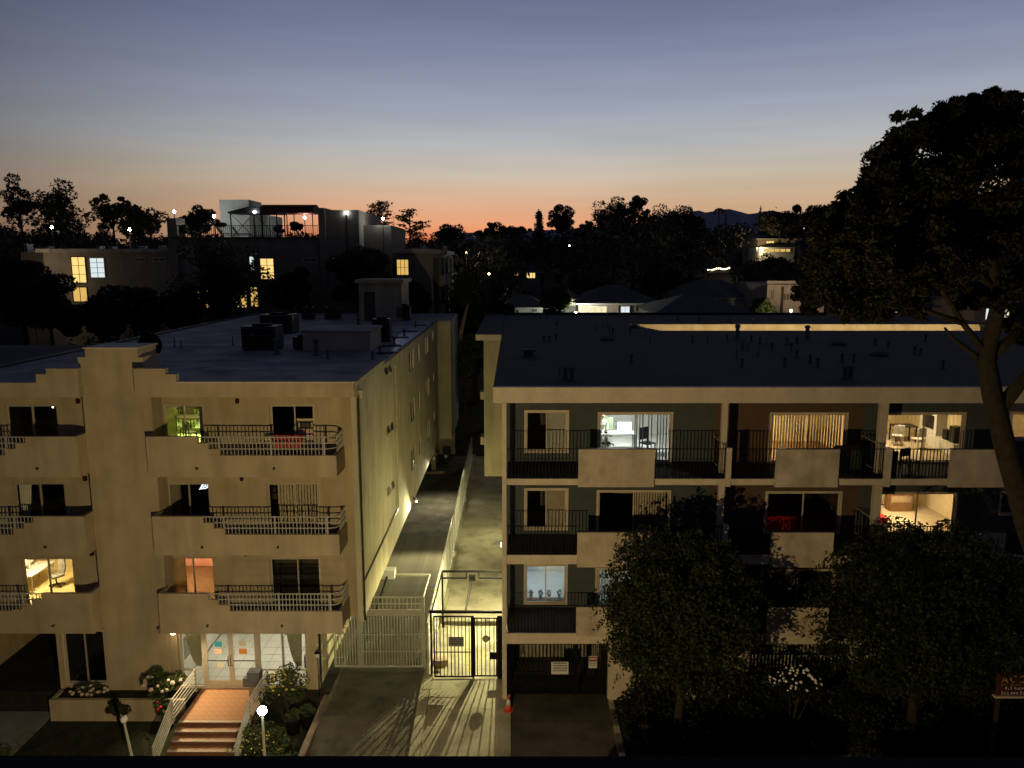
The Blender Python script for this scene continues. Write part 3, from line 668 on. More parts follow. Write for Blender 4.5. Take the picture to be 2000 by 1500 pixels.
# ================================================================== GATES
GY = 29.5
gb = MB().box(-.015, .015, -.015, .015, 0, 1).mesh('gate_bar', 'black_metal')
def bars(parent, me, x0, x1, n, y, z0, z1):
    for i in range(n):
        o = put('gate_bar', me, parent, (x0 + (x1 - x0) * (i + .5) / n, y, z0)); o.scale = (1, 1, z1 - z0)
def ax(px, Y, py=1260): return A(px, py, Y).x
def az(py, Y): return A(1000, py, Y).z
t = thing('black_gate', 'black steel bar gate with overhead operator frame across the middle driveway', 'gate', (-2, GY, 0))
x0, x1, x2, x3, x4 = -3.28, ax(922, GY), ax(926, GY), ax(971, GY), -.46
zt = az(1203, GY)
lf = frame_mb(x0, x1, .06, zt, GY - .025, GY + .025, .05).build('gate_leaf', 'black_metal', t)
bars(lf, gb, x0 + .04, x1 - .04, 10, GY, .1, zt - .04)
MB().box(x0 + .05, x1 - .05, GY - .012, GY + .012, 1.16, 1.19).build('mid_rail', 'black_metal', lf)
lf2 = frame_mb(x2, x3, .1, zt - .08, GY - .025, GY + .025, .045).build('gate_leaf', 'black_metal', t)
bars(lf2, gb, x2 + .04, x3 - .04, 5, GY, .14, zt - .12)
MB().box(x1 + .003, x2 - .003, GY - .03, GY + .03, 0, zt).build('mid_post', 'black_metal', t)
MB().box(x3 + .004, x4, GY - .03, GY + .03, 0, zt).build('side_plate', 'black_metal', t)
MB().box(x3 - .3, x3 + .002, GY - .05, GY + .05, .88, 1.16).build('lock_plate', 'black_metal', t)
MB().box(-3.42, -3.34, GY - .04, GY + .04, .2, az(1192, GY)).build('side_post', 'black_metal', t)
zf = az(1195, GY)
MB().box(-3.45, x4, GY - .05, GY + .05, zf - .05, zf + .05).build('header_beam', 'black_metal', t)
YO = 33.6; zo = az(1116, YO)
MB().box(-3.30, x4, YO - .04, YO + .04, zo - .04, zo + .04).build('rear_beam', 'black_metal', t)
zo2 = az(1129, YO)
MB().box(-3.30, -2.15, YO - .03, YO + .03, zo2 - .03, zo2 + .03).box(-1.6, x4, YO - .03, YO + .03, zo2 - .03, zo2 + .03).box(-2.2, -2.15, YO - .03, YO + .03, zo2 + .03, zo - .04).box(-1.62, -1.57, YO - .03, YO + .03, zo2 + .03, zo - .04).build('rear_rail', 'black_metal', t)
MB().tube([(-3.34, GY, zf), (-3.28, YO, zo)], .035, 6).build('side_rail', 'black_metal', t)
MB().box(-3.33, -3.25, YO - .04, YO + .04, .2, zo - .04).build('rear_post', 'black_metal', t)
MB().box(-2.05, -1.78, YO - .1, YO + .12, zo2 - .1, zo2 + .12).build('operator_motor', 'black_metal', t)
MB().tube([(-1.98, YO - .1, zo2), (-1.98, GY, zf)], .02, 6).tube([(-1.88, YO - .1, zo2), (-1.94, GY, zf)], .02, 6).build('operator_arm', 'black_metal', t)
def textsign(name, label, x0, x1, z0, z1, y, base, rows_, ink, parent=None, blocks=True, seed=1):
    t = thing(name, label, 'sign', ((x0 + x1) / 2, y, z0))
    MB().box(x0, x1, y - .012, y, z0, z1).build('panel', base, t)
    rr = random.Random(seed); m = MB(); h = (z1 - z0) / (rows_ + 1)
    for r in range(rows_):
        z = z1 - h * (r + .8); x = x0 + (x1 - x0) * .08
        while x < x1 - (x1 - x0) * .1:
            w = rr.uniform(.015, .04); m.box(x, min(x + w, x1 - .02), y - .0145, y - .0125, z, z + h * .55); x += w + .014
    m.build('lettering', ink, t); return t
p = A(876, 1244, GY - .05); q = A(906, 1263, GY - .05)
textsign('gate_sign', 'grey rectangular notice with rows of print on the black driveway gate', p.x, q.x, q.z, p.z, GY - .03, 'sign_grey', 4, 'print_dark', seed=2)
p = A(949, 1248, GY - .05); t = thing('round_sign', 'round dark notice on the narrow leaf of the black gate', 'sign', (p.x, GY - .05, p.z))
MB().tube([(p.x, GY - .027, p.z), (p.x, GY - .04, p.z)], .15, 20).build('panel', 'wood', t)
m = MB()
for k in range(4): m.box(p.x - .1, p.x + .1, GY - .043, GY - .0405, p.z - .1 + k * .045, p.z - .08 + k * .045)
m.build('lettering', 'paper_cream', t)
# litter by the gate
p = GZ(858, 1306, .0)
t = thing('cardboard_box', 'crumpled open cardboard box inside the black gate', 'box', p)
MB().rbox((p.x, p.y + .3), .28, .2, 0, .28, .3).build('body', 'bark_pale', t)
m = MB().quad((p.x - .3, p.y + .1, .28), (p.x + .2, p.y + .05, .28), (p.x + .3, p.y - .1, .4), (p.x - .25, p.y - .1, .42)); m.build('flap', 'paper_cream', t)
# white gate over the left driveway
GY2 = 30.3
gw = MB().box(-.015, .015, -.015, .015, 0, 1).mesh('gate_bar', 'gate_white')
t = thing('white_gate', 'pale grey bar gate with grid header across the left driveway', 'gate', (-5.5, GY2, 0))
a, b, c = ax(652, GY2), ax(704, GY2), ax(826, GY2)
zt = az(1201, GY2)
l1 = frame_mb(b + .02, c, .06, zt, GY2 - .025, GY2 + .025, .045).build('gate_leaf', 'gate_white', t); bars(l1, gw, b + .05, c - .03, 21, GY2, .1, zt - .04)
l2 = frame_mb(a, b - .02, .06, zt + .1, GY2 - .025, GY2 + .025, .045).build('gate_leaf', 'gate_white', t); bars(l2, gw, a + .03, b - .05, 9, GY2, .1, zt + .06)
for z in (.75, 1.5): MB().box(b + .06, c - .04, GY2 - .01, GY2 + .01, z, z + .025).build('mid_rail', 'gate_white', l1)
z0, z1 = az(1193, GY2), az(1166, GY2)
hd = frame_mb(b, c + .02, z0, z1, GY2 - .03, GY2 + .03, .05).build('header_panel', 'gate_white', t); bars(hd, gw, b + .04, c - .02, 15, GY2, z0 + .04, z1 - .04)
MB().box(b, c + .02, GY2 - .012, GY2 + .012, (z0 + z1) / 2 - .012, (z0 + z1) / 2 + .012).build('mid_rail', 'gate_white', hd)
MB().box(b - .03, c + .1, GY2 - .05, GY2 + .05, zt + .003, z0 - .003).build('header_beam', 'gate_white', t)
MB().box(c + .02, c + .1, GY2 - .04, GY2 + .04, .0, z1).build('side_post', 'gate_white', t)
YR = 33.8; zr = az(1123, YR)
xr0, xr1 = ax(735, YR, 1120), ax(841, YR, 1120)
MB().box(xr0, xr1, YR - .04, YR + .04, zr - .04, zr + .04).build('rear_beam', 'gate_white', t)
MB().tube([(xr1 - .03, YR, zr), (c + .06, GY2, z1)], .03, 6).build('side_rail', 'gate_white', t)
xm = ax(757, YR, 1115)
MB().tube([(xm, YR - .2, zr), (ax(733, GY2, 1190), GY2, zt + .1)], .05, 6).build('operator_arm', 'black_metal', t)
MB().box(xm - .25, xm + .35, YR - .25, YR + .25, zr - .1, zr + .3).build('operator_motor', 'white_plastic', t)
# ================================================================== RIGHT APARTMENT BLOCK
RY, PY_, RW = 28.0, 28.75, 30.3
RB = thing('apartment_building', 'long flat-roofed block with slate and brown walls, cream trim and panelled balconies', 'building', (8, 30, 0))
X0, X1, X2, X3 = -.43, 8.07, 14.1, 23.5
SLB = [(8.74, 8.98), (5.59, 5.96), (2.36, 2.75)]
WIN = {  # floor: (x0, x1, z0, z1, kind)
    'W3': (.43, 2.24, 9.42, 11.20), 'D31': (3.38, 6.42, 8.985, 11.12), 'D32': (10.29, 13.45, 8.985, 11.11), 'D33': (14.9, 18.17, 8.985, 11.12), 'W34': (19.94, 22.6, 9.95, 11.14),
    'W2': (.43, 2.25, 6.15, 7.96), 'D21': (3.39, 6.44, 5.965, 7.88), 'D22': (10.29, 13.43, 5.965, 7.84), 'D23': (14.93, 18.14, 5.965, 7.81), 'W24': (19.84, 20.95, 6.80, 7.84),
    'W1': (.43, 2.26, 2.88, 4.70), 'D11': (3.40, 6.44, 2.755, 4.53), 'D12': (10.26, 13.4, 2.755, 4.49), 'D13': (14.93, 18.14, 2.755, 4.47)}
H_ = [(a, b, c, d) for a, b, c, d in WIN.values()]
for xa, xb, mt in ((X0, X1, 'slate_wall'), (X1 + .002, X2, 'brown_wall'), (X2 + .002, X3, 'slate_wall')):
    holewall(MB(), xa, xb, 2.36, 11.95, RW, RW + .2, [h for h in H_ if h[0] < xb and h[1] > xa]).build('front_wall', mt, RB)
B('side_wall', 'stucco_side', RB, X0, X0 + .2, RW + .2, 48.7, 0, 12.3); B('side_wall', 'stucco_side', RB, X0, X0 + .15, RY + .2, RW + .2, 0, 2.36)
B('wing', 'stucco_side', RB, -1.9, .0, 48.7, 66.8, 3.15, 12.25); B('wing_fascia', 'trim_paint', RB, -2.4, -.78, 48.5, 66.9, 12.1, 12.47)
for z in (5.2, 8.2): B('wing_ledge', 'trim_paint', RB, -2.15, -1.9, 49.0, 50.2, z, z + .5)
rl = MB().box(-.012, .012, -.012, .012, 0, 1).mesh('baluster', 'black_metal')
bays = [(-.26, 2.43, 'L'), (5.28, 7.99, 'R'), (8.18, 9.82, 'L'), (12.18, 13.93, 'R'), (14.18, 16.33, 'L'), (18.70, 22.9, 'R')]
for fi, (za, zb) in enumerate(SLB):
    s = MB().box(X0 - .0, X3, RY + .05, RW, za, zb).build('balcony_slab', 'trim_paint' if fi != 9 else 'concrete', RB)
    MB().box(X0 + .17, X3, RY - .0, RY + .048, zb - .06, zb + .015).build('slab_edge', 'trim_paint', s)
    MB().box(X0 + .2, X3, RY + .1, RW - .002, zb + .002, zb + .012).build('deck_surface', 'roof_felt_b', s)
    zr = zb + 1.18
    for x0, x1, sd in bays:
        MB().box(x0, x1, RY + .02, RY + .055, zr - .03, zr).box(x0, x1, RY + .025, RY + .05, zb + .1, zb + .12).build('rail', 'black_metal', s)
        n = int((x1 - x0) / .125)
        for i in range(n):
            o = put('baluster', rl, s, (x0 + (x1 - x0) * (i + .5) / n, RY + .037, zb + .016)); o.scale = (1, 1, zr - zb - .04)
    for xa, xb in ((7.99, 8.18), (13.93, 14.18)):
        MB().box(xa, xb, RY - .02, RY + .18, za - .05, zr + .03).build('balcony_pillar', 'trim_paint', s)
        xm = (xa + xb) / 2
        MB().box(xm - .02, xm + .02, RY + .18, RW, zr - .03, zr).box(xm - .02, xm + .02, RY + .18, RW, zb + .1, zb + .13).build('divider_rail', 'trim_paint', s)
        for i in range(9):
            o = put('baluster', rl, s, (xm, RY + .35 + i * .21, zb + .016)); o.scale = (1, 1, zr - zb - .04)
    top = [11.9, 8.74, 5.59][fi]
    for xa, xb in ((7.96, 8.18), (13.98, 14.29)):
        MB().box(xa, xb, PY_, PY_ + .2, zb + .012, top).build('post', 'trim_paint', s)
    for xa, xb in ((2.43, 5.28), (9.82, 12.18), (16.33, 18.70)):
        pz = [(8.70, 10.16), (5.52, 6.92), (2.70, 3.91)][fi]
        pn = MB().box(xa, xb, RY - .1, RY - .004, pz[0], pz[1]).build('balcony_panel', 'panel_stucco', s)
        MB().box(xa - .01, xb + .01, RY - .12, RY + .02, pz[1], pz[1] + .03).build('panel_cap', 'dark_metal', pn)
B('corner_post', 'trim_paint', RB, X0, X0 + .165, RY - .03, RY + .2, 0, 11.9)
cn = B('cornice', 'trim_paint', RB, -.76, X3 + .5, RY, RY + .25, 11.9, 12.44)
MB().box(-.78, X3 + .5, RY - .02, RY + .3, 12.44, 12.49).build('gutter_lip', 'trim_paint', cn)
MB().box(-.76, X3 + .5, RY + .252, RW + .2, 11.96, 12.3).build('soffit', 'trim_paint', cn)
MB().box(-.76, -.5, RY + .25, 48.5, 12.05, 12.42).build('side_fascia', 'trim_paint', cn)
# windows
def rwin(k, **kw): a, b, c, d = WIN[k]; return slider(RB, a + .004, b - .004, c + .004, d - .004, RW - .03, .085, 'trim_paint', 'trim_paint', name='sliding_door' if k[0] == 'D' else 'sliding_window', **kw)
W_ = {k: rwin(k) for k in WIN}
def rroom(k, x0, x1, wm, fm, lamp, lr=.1, lpos=(.5, .5), dep=3.6, back=None):
    z1 = WIN[k][3] + .22; z0 = {'3': 8.99, '2': 5.97, '1': 2.76}[k[1]]
    return room(RB, x0, x1, z0, z1, RW + .2, dep, wm, fm, lamp, lr, lpos, back)
rroom('W3', -.2, 2.6, 'int_dark', 'int_dark', None); rroom('W2', -.2, 2.6, 'int_dark', 'int_dark', None); rroom('W1', -.2, 2.6, 'int_white', 'int_white', 'e_lamp_blue', .15)
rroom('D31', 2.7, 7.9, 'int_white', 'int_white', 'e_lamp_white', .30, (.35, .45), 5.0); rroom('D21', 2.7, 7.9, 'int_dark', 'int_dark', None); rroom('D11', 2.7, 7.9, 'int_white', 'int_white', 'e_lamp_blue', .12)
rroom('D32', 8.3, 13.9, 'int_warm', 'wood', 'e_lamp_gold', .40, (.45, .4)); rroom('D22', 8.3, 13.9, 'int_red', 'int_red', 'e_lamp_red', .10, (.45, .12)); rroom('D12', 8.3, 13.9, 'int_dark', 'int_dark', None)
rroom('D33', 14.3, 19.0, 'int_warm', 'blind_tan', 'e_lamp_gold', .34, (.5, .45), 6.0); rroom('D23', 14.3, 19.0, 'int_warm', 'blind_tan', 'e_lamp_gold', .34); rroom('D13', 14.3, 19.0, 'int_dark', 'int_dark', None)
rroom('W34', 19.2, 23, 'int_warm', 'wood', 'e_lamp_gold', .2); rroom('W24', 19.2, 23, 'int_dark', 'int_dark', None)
BY = RW + .12
def half(k, s): a, b, c, d = WIN[k]; m = (a + b) / 2; return (a + .13, m - .03, c + .13, d - .13) if s == 0 else (m + .03, b - .13, c + .13, d - .13)
hblind(W_['W3'], *half('W3', 1), BY); hblind(W_['W2'], *half('W2', 1), BY, 'blind_tan')
for s in (0, 1): hblind(W_['W1'], *half('W1', s), BY, flip=-1, dz=.007)
vblind(W_['D21'], *half('D21', 1), BY, 'blind_tan', .11, .25)
vblind(W_['D31'], *half('D31', 1), BY, 'blind_grey', .12, 1.0, .1, (3, 6)); vblind(W_['D11'], *half('D11', 0), BY, 'blind_white', .12, .8)
for s in (0, 1): vblind(W_['D32'], *half('D32', s), BY, 'blind_tan', .115, -.35, .068); vblind(W_['D33'], *half('D33', s), BY, 'blind_tan', .16, 1.0, .06)
vblind(W_['D12'], *half('D12', 0), BY, 'blind_grey', .1, .15, .095)
# upper hall: ground floor
zg = 2.36
B('ground_wall', 'stucco_pink', RB, 3.73, 9.3, RY + .12, RY + .35, GL, zg); B('ground_wall', 'stucco_pink', RB, 13.2, X3, RY + .12, RY + .35, GL, zg)
B('ground_beam', 'trim_paint', RB, X0 + .166, X3, RY - .015, RY + .3, zg - .02, zg + .34)
B('garage_wall', 'concrete', RB, -.2, 14, 31.3, 31.5, -.3, 2.36); B('garage_side', 'concrete', RB, 3.74, 3.9, RY + .36, 31.3, -.3, 2.36)
gt = thing('garage_gate', 'black bar gate over the garage entrance right of the traffic cone', 'gate', (1.9, RY + .3, 0))
gy = RY + .32
xg = [-.24, 2.42, 2.52, 3.5, 3.7]
l1 = frame_mb(xg[0], xg[1], .03, 2.2, gy - .025, gy + .025, .05).build('gate_leaf', 'black_metal', gt); bars(l1, gb, xg[0] + .05, xg[1] - .05, 18, gy, .08, 2.15)
MB().box(xg[0] + .05, xg[1] - .05, gy - .012, gy + .012, .96, .99).build('mid_rail', 'black_metal', l1)
l2 = frame_mb(xg[2], xg[3], .03, 2.2, gy - .025, gy + .025, .05).build('gate_leaf', 'black_metal', gt); bars(l2, gb, xg[2] + .04, xg[3] - .04, 6, gy, .08, 2.15)
MB().box(xg[1] + .003, xg[2] - .003, gy - .03, gy + .03, 0, 2.28).build('mid_post', 'black_metal', gt); MB().box(xg[3] + .003, xg[4], gy - .03, gy + .03, 0, 2.3).build('side_plate', 'black_metal', gt)
MB().box(xg[3] - .3, xg[3] + .002, gy - .05, gy + .05, .75, 1.02).build('lock_plate', 'black_metal', gt)
m = MB().tube([(-.2, gy - .06, 1.0), (-.2, gy - .06, 2.3)], .03, 6).tube([(-.05, gy - .06, 1.2), (-.05, gy - .06, 2.33)], .025, 6); m.build('closer_tube', 'black_metal', gt)
p = A(1077, 1293, gy - .05); q = A(1110, 1317, gy - .05)
textsign('gate_sign', 'white notice with rows of black print on the wide leaf of the garage gate', p.x, q.x, q.z, p.z, gy - .03, 'sign_white', 4, 'print_dark', seed=5)
p = A(1150, 1282, gy - .05); q = A(1166, 1305, gy - .05)
t = textsign('warning_sign', 'red-topped white warning sign on the narrow leaf of the garage gate', p.x, q.x, q.z, p.z, gy - .03, 'sign_white', 5, 'print_dark', seed=6)
MB().box(p.x + .015, q.x - .015, gy - .0465, gy - .0455, p.z - .2, p.z - .02).build('red_header', 'sign_red', t)
MB().box(p.x + .05, q.x - .05, gy - .0485, gy - .047, p.z - .13, p.z - .08).build('header_lettering', 'sign_white', t)
# second parking entrance behind the trees
t = thing('parking_grille', 'dark barred parking entrance half hidden between the two round trees', 'gate', (11.2, 28.3, 0))
l1 = frame_mb(9.35, 13.15, .03, 1.75, 28.33, 28.38, .05).build('grille_frame', 'black_metal', t); bars(l1, gw, 9.4, 13.1, 26, 28.355, .08, 1.7)
# ---- roof
RZ2 = 12.44
PR = [[(-.76, 28.3), (36, 28.3), (36, 51.6), (-.76, 51.6)], [(-.76, 51.602), (9.95, 51.602), (8.55, 57), (-.76, 57)], [(-.76, 57.002), (36, 57.002), (36, 67), (-.76, 67)], [(34.5, 51.602), (36, 51.602), (36, 57), (34.5, 57)]]
mb = MB()
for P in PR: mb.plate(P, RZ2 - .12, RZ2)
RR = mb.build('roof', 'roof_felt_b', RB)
MB().box(-2.4, -.762, 48.5, 67, 12.47, 12.5).build('wing_roof', 'roof_felt_b', RR)
MB().box(-2.4, 36, 66.9, 67.1, 12.2, 12.62).build('rear_upstand', 'roof_felt_b', RR)
MB().box(8.3, 34.6, 56.97, 56.999, 6, 12.43).build('light_well_wall', 'stucco', RB); MB().box(9.6, 34.6, 51.4, 51.59, 6, 12.3).build('light_well_wall', 'stucco', RB)
MB().box(8.3, 35, 51.6, 57, 5.9, 6).build('light_well_floor', 'concrete', RB)
MB().box(9.9, 33.9, 56.9, 56.965, 11.9, 11.95).build('light_well_ledge', 'trim_paint', RB)
for x in (11.5, 16, 20.5, 25, 29.5, 33): MB().ball((x, 52.2, 10.6), .2, 8, 6).build('well_lamp', 'e_lamp_well', RB)
pv = MB().lathe((0, 0, 0), [(.13, 0), (.06, .05), (.055, .30), (.085, .31), (.085, .37), (.02, .4)], 8).mesh('roof_vent', 'vent_metal', True)
pt = MB().lathe((0, 0, 0), [(.12, 0), (.035, .06), (.03, .43), (.03, .45)], 6).mesh('roof_vent', 'vent_metal')
pb = MB().lathe((0, 0, 0), [(.22, 0), (.12, .08), (.11, .62), (.17, .64), (.17, .78), (.05, .84)], 10).mesh('roof_vent', 'vent_metal')
pd = MB().lathe((0, 0, 0), [(.42, 0), (.44, .1), (.3, .2), (.04, .25)], 12).mesh('roof_vent', 'vent_metal', True)
for m_, L in ((pv, [(1073, 668), (1086, 664), (1062, 668), (1087, 636), (1197, 652), (1231, 652), (1352, 668), (1420, 666), (1467, 667), (1484, 671), (1450, 683), (1507, 683), (1536, 672), (1556, 671), (1545, 684), (1556, 698), (1582, 709), (1449, 716), (1532, 715), (1597, 716), (1233, 708), (1709, 674), (1734, 680), (1807, 666), (1797, 694), (1786, 691), (1858, 666), (1644, 707), (1667, 707), (1841, 720), (1045, 622), (1055, 621), (1068, 622), (1324, 627), (1366, 628), (1425, 629), (1470, 631), (1510, 630), (1700, 630)]),
              (pt, [(1093, 732), (1186, 640), (1177, 640), (1165, 645), (1190, 650), (1261, 658), (1270, 670), (1460, 686), (1480, 696), (1497, 674), (1438, 702), (1382, 672)]),
              (pb, [(1104, 740), (1117, 741), (1440, 660), (1576, 662), (1650, 738), (1661, 738)]), (pd, [(1186, 664), (1638, 673), (1717, 694), (1240, 640)])):
    for x, y in L:
        o = put('roof_vent', m_, RR, GZ(x, y, RZ2))
        if y > 725: o.scale = (.8, .8, .6)
p = GZ(1032, 694, RZ2)
MB().box(p.x - .22, p.x + .22, p.y - .2, p.y + .2, RZ2, RZ2 + .22).box(p.x - .38, p.x + .38, p.y - .34, p.y + .34, RZ2 + .22, RZ2 + .32).build('square_vent', 'vent_metal', RR)
p = GZ(1264, 724, RZ2); t = thing('roof_aerial', 'thin cross-shaped aerial standing on the dark flat roof', 'aerial', p)
MB().tube([p, p + Vector((0, 0, .95))], .018, 5).build('mast', 'grey_metal', t); MB().tube([p + Vector((-.3, 0, .5)), p + Vector((.3, 0, .52))], .014, 5).build('crossbar', 'grey_metal', t)
# ---- lamps in the driveway: wall floods on the right block's hidden side wall
def wallflood(y, z, watts, label, aim, tx=-.43):
    t = thing('wall_floodlight', label, 'lamp', (tx, y, z))
    MB().box(tx - .12, tx - .004, y - .12, y + .12, z - .1, z + .1).build('housing', 'grey_metal', t)
    MB().box(tx - .14, tx - .121, y - .09, y + .09, z - .07, z + .07).build('lens', 'e_flood_green', t)
    point('flood_light', (tx - .3, y, z - .05), watts, (1.0, .91, .46), .008, t, (aim, math.radians(158))); point('flood_glow', (tx - .32, y, z - .06), watts * .22, (1.0, .88, .40), .02, t)
wallflood(33.2, 4.4, 2500, 'wall floodlight over the middle driveway just behind the black gate', (-1.9, 32.6, .0))
wallflood(45.5, 3.0, 300, 'small wall floodlight halfway along the middle driveway', (-2.2, 46, 0))
# ================================================================== LAMPS IN THE GARDEN
def globe(px, py, Y, r, lit, label, lean=0.0):
    p = A(px, py, Y); t = thing('globe_lamp', label, 'lamp', (p.x + lean, Y, GL), 'globe lamps on white posts')
    MB().ball(p, r, 20, 12).build('globe', 'e_globe' if lit else 'white_plastic', t, True)
    MB().tube([(p.x + lean, Y, GL + .45), (p.x, Y, p.z - r * .9)], [.055, .04], 10).build('post', 'white_metal', t)
    MB().lathe((p.x, Y, p.z - r * 1.12), [(.06, 0), (.08, .05), (.06, .08)], 10).build('collar', 'white_metal', t)
    MB().lathe((p.x + lean, Y, GL), [(.11, 0), (.11, .42), (.07, .5)], 12).build('base', 'white_metal', t)
globe(512, 1388, 24.0, .15, True, 'lit white globe lamp on a post beside the entrance steps')
globe(242, 1405, 23.9, .115, False, 'unlit globe lamp on a leaning white post at the far left of the lawn', .25)
# traffic cone
p = GZ(993, 1388, -.08); t = thing('traffic_cone', 'orange traffic cone with a white collar at the foot of the corner post', 'traffic cone', p)
B('base', 'cone_red', t, p.x - .17, p.x + .17, p.y - .17, p.y + .17, p.z - .0, p.z + .04)
MB().lathe(p, [(.13, .04), (.10, .24)], 14).build('cone', 'cone_red', t, True); MB().lathe(p, [(.0985, .241), (.055, .50)], 14).build('white_collar', 'cone_white', t, True); MB().lathe(p, [(.054, .501), (.03, .66)], 14).build('tip', 'cone_red', t, True)
# ================================================================== THINGS IN THE ROOMS
def table(name, label, cat, x0, x1, y0, y1, z0, h, mat, legmat=None, th=.04):
    t = thing(name, label, cat, ((x0 + x1) / 2, (y0 + y1) / 2, z0))
    MB().box(x0, x1, y0, y1, z0 + h - th, z0 + h).build('table_top', mat, t)
    for x in (x0 + .03, x1 - .08):
        for y in (y0 + .03, y1 - .08): MB().box(x, x + .05, y, y + .05, z0, z0 + h - th).build('leg', legmat or mat, t)
    return t
def chair(label, x, y, z0, a, mat, seat=.45, back=.95, w=.21, legmat=None, group=None):
    t = thing('chair', label, 'chair', (x, y, z0), group)
    ca, sa = math.cos(a), math.sin(a)
    L = lambda u, v: (x + ca * u - sa * v, y + sa * u + ca * v)
    MB().rbox((x, y), w, w, z0 + seat - .04, z0 + seat, a).build('seat', mat, t)
    MB().rbox(L(0, w - .02), w, .02, z0 + seat + .1, z0 + back, a).build('backrest', mat, t)
    for u in (-w + .03, w - .03):
        for v in (-w + .03, w - .03): MB().rbox(L(u, v), .018, .018, z0, z0 + (back if v > 0 else seat - .04), a).build('leg', legmat or mat, t)
    return t
def office_chair(label, x, y, z0, a, mat, shell='white_plastic'):
    t = thing('office_chair', label, 'office chair', (x, y, z0))
    ca, sa = math.cos(a), math.sin(a); L = lambda u, v, z: (x + ca * u - sa * v, y + sa * u + ca * v, z0 + z)
    for k in range(5):
        q = a + k * 1.2566; MB().tube([(x, y, z0 + .12), (x + .3 * math.cos(q), y + .3 * math.sin(q), z0 + .07)], [.03, .02], 6).ball((x + .3 * math.cos(q), y + .3 * math.sin(q), z0 + .035), .035, 8, 6).build('castor_arm', 'black_plastic', t)
    MB().tube([(x, y, z0 + .1), (x, y, z0 + .44)], .03, 8).build('gas_column', 'black_plastic', t)
    MB().rbox((x, y), .25, .24, z0 + .44, z0 + .52, a).build('seat', mat, t)
    b = MB()
    for k, (v, z, w) in enumerate(((.24, .55, .2), (.27, .75, .25), (.28, 1.0, .25), (.30, 1.2, .2))):
        p, q = L(-w, v, z), L(w, v, z); b.v += [p, q, L(w, v + .05, z), L(-w, v + .05, z)]
        if k:
            n = 4 * k
            for i in range(4): b.f.append((n - 4 + i, n - 4 + (i + 1) % 4, n + (i + 1) % 4, n + i))
    b.f += [(3, 2, 1, 0), (12, 13, 14, 15)]; b.build('backrest', shell, t)
    return t
# green-lit dining room, top floor of the left block
fz = FL[0][1] + .361
table('dining_table', 'dark-edged dining table in the green-lit top-floor room', 'table', -15.6, -13.9, 33.6, 34.5, fz, .74, 'dark_wood')
chair('dark slatted chair in front of the table in the green-lit room', -15.0, 33.2, fz, math.pi, 'dark_wood'); chair('dark chair behind the table in the green-lit room, nearer its left end', -15.1, 34.9, fz, 0, 'dark_wood'); chair('dark chair at the right end of the table in the green-lit room', -13.5, 34.1, fz, -1.57, 'dark_wood')
table('side_table', 'small dark table behind the dining table in the green-lit room', 'table', -16.2, -15.2, 36.2, 36.8, fz, .7, 'dark_wood')
chair('dark stool-like chair nearest the glass in the green-lit room', -13.9, 32.2, fz, 2.6, 'dark_wood')
table('sideboard', 'low dark sideboard against the far wall of the green-lit room', 'sideboard', -16.7, -14.6, 37.6, 38.1, fz, .8, 'wood', 'wood', .2)
o = MB().box(-12.42, -12.14, YW + .3, YW + .42, fz, 11.5).build('curtain', 'dark_metal'); tag(o, 'dark curtain drawn at the right of the green-lit door', 'curtain')
# pink blanket and rack on the top balcony
t = thing('drying_rack', 'drying rack draped with a pink blanket on the top balcony', 'rack', (-9.0, 29.0, fz))
for x in (-9.35, -8.15): MB().tube([(x, 28.95, fz - .02), (x, 29.2, fz + .98)], .015, 6).tube([(x, 29.4, fz - .02), (x, 29.15, fz + .98)], .015, 6).build('leg', 'white_metal', t)
m = MB(); n = 14
for k, (y, z) in enumerate(((28.93, .45), (29.0, .8), (29.12, 1.0), (29.22, .99), (29.36, .6))):
    for i in range(n + 1): m.v.append((-9.3 + 1.1 * i / n, y - .03 * math.sin(i * 1.9 + k), fz + z + .015 * math.sin(i * 1.3)))
for k in range(4):
    for i in range(n): q = k * (n + 1) + i; m.f.append((q, q + 1, q + n + 2, q + n + 1))
o = m.build('blanket', 'fabric_pink', t); o.modifiers.new('t', 'SOLIDIFY').thickness = .02
m = MB().box(-9.62, -9.38, 28.98, 29.25, fz + .7, fz + .97); tag(m.build('cushion', 'fabric_cream'), 'small cream patterned cushion left of the pink blanket', 'cushion')
t = thing('cabinet', 'white kitchen cabinet just inside the open top-floor door', 'cabinet', (-8.3, 30.1, fz))
B('body', 'blind_tan', t, -8.6, -7.95, 29.9, 30.4, fz, fz + 1.45); B('top', 'fabric_cream', t, -8.62, -7.93, 29.88, 30.42, fz + 1.45, fz + 1.5); B('dark_plate', 'int_dark', t, -8.5, -8.05, 29.88, 29.899, fz + 1.1, fz + 1.38)  # flat dark plate on the front, a hollow's shade put into its colour
B('drawer', 'paper_pink', t, -8.55, -8.0, 29.885, 29.899, fz + .75, fz + 1.05)
# neon script in the middle-floor room
t = thing('neon_sign', 'white neon script sign glowing in a dark middle-floor doorway', 'neon sign', A(400, 948, YW + .5))
NY = YW + .5
def stroke(pts): return MB().tube([A(330 + x / 18.75, 920 + y / 18.75, NY) for x, y in pts], .018, 6).build('tube', 'e_neon', t)
stroke([(1150, 630), (1200, 540), (1240, 440)]); stroke([(1240, 440), (1215, 560), (1205, 620)]); stroke([(1215, 545), (1290, 450), (1280, 560), (1270, 620)])
stroke([(1400, 450), (1340, 500), (1325, 580), (1370, 590), (1425, 510), (1400, 450)]); stroke([(1110, 670), (1230, 640), (1340, 640), (1450, 580)])
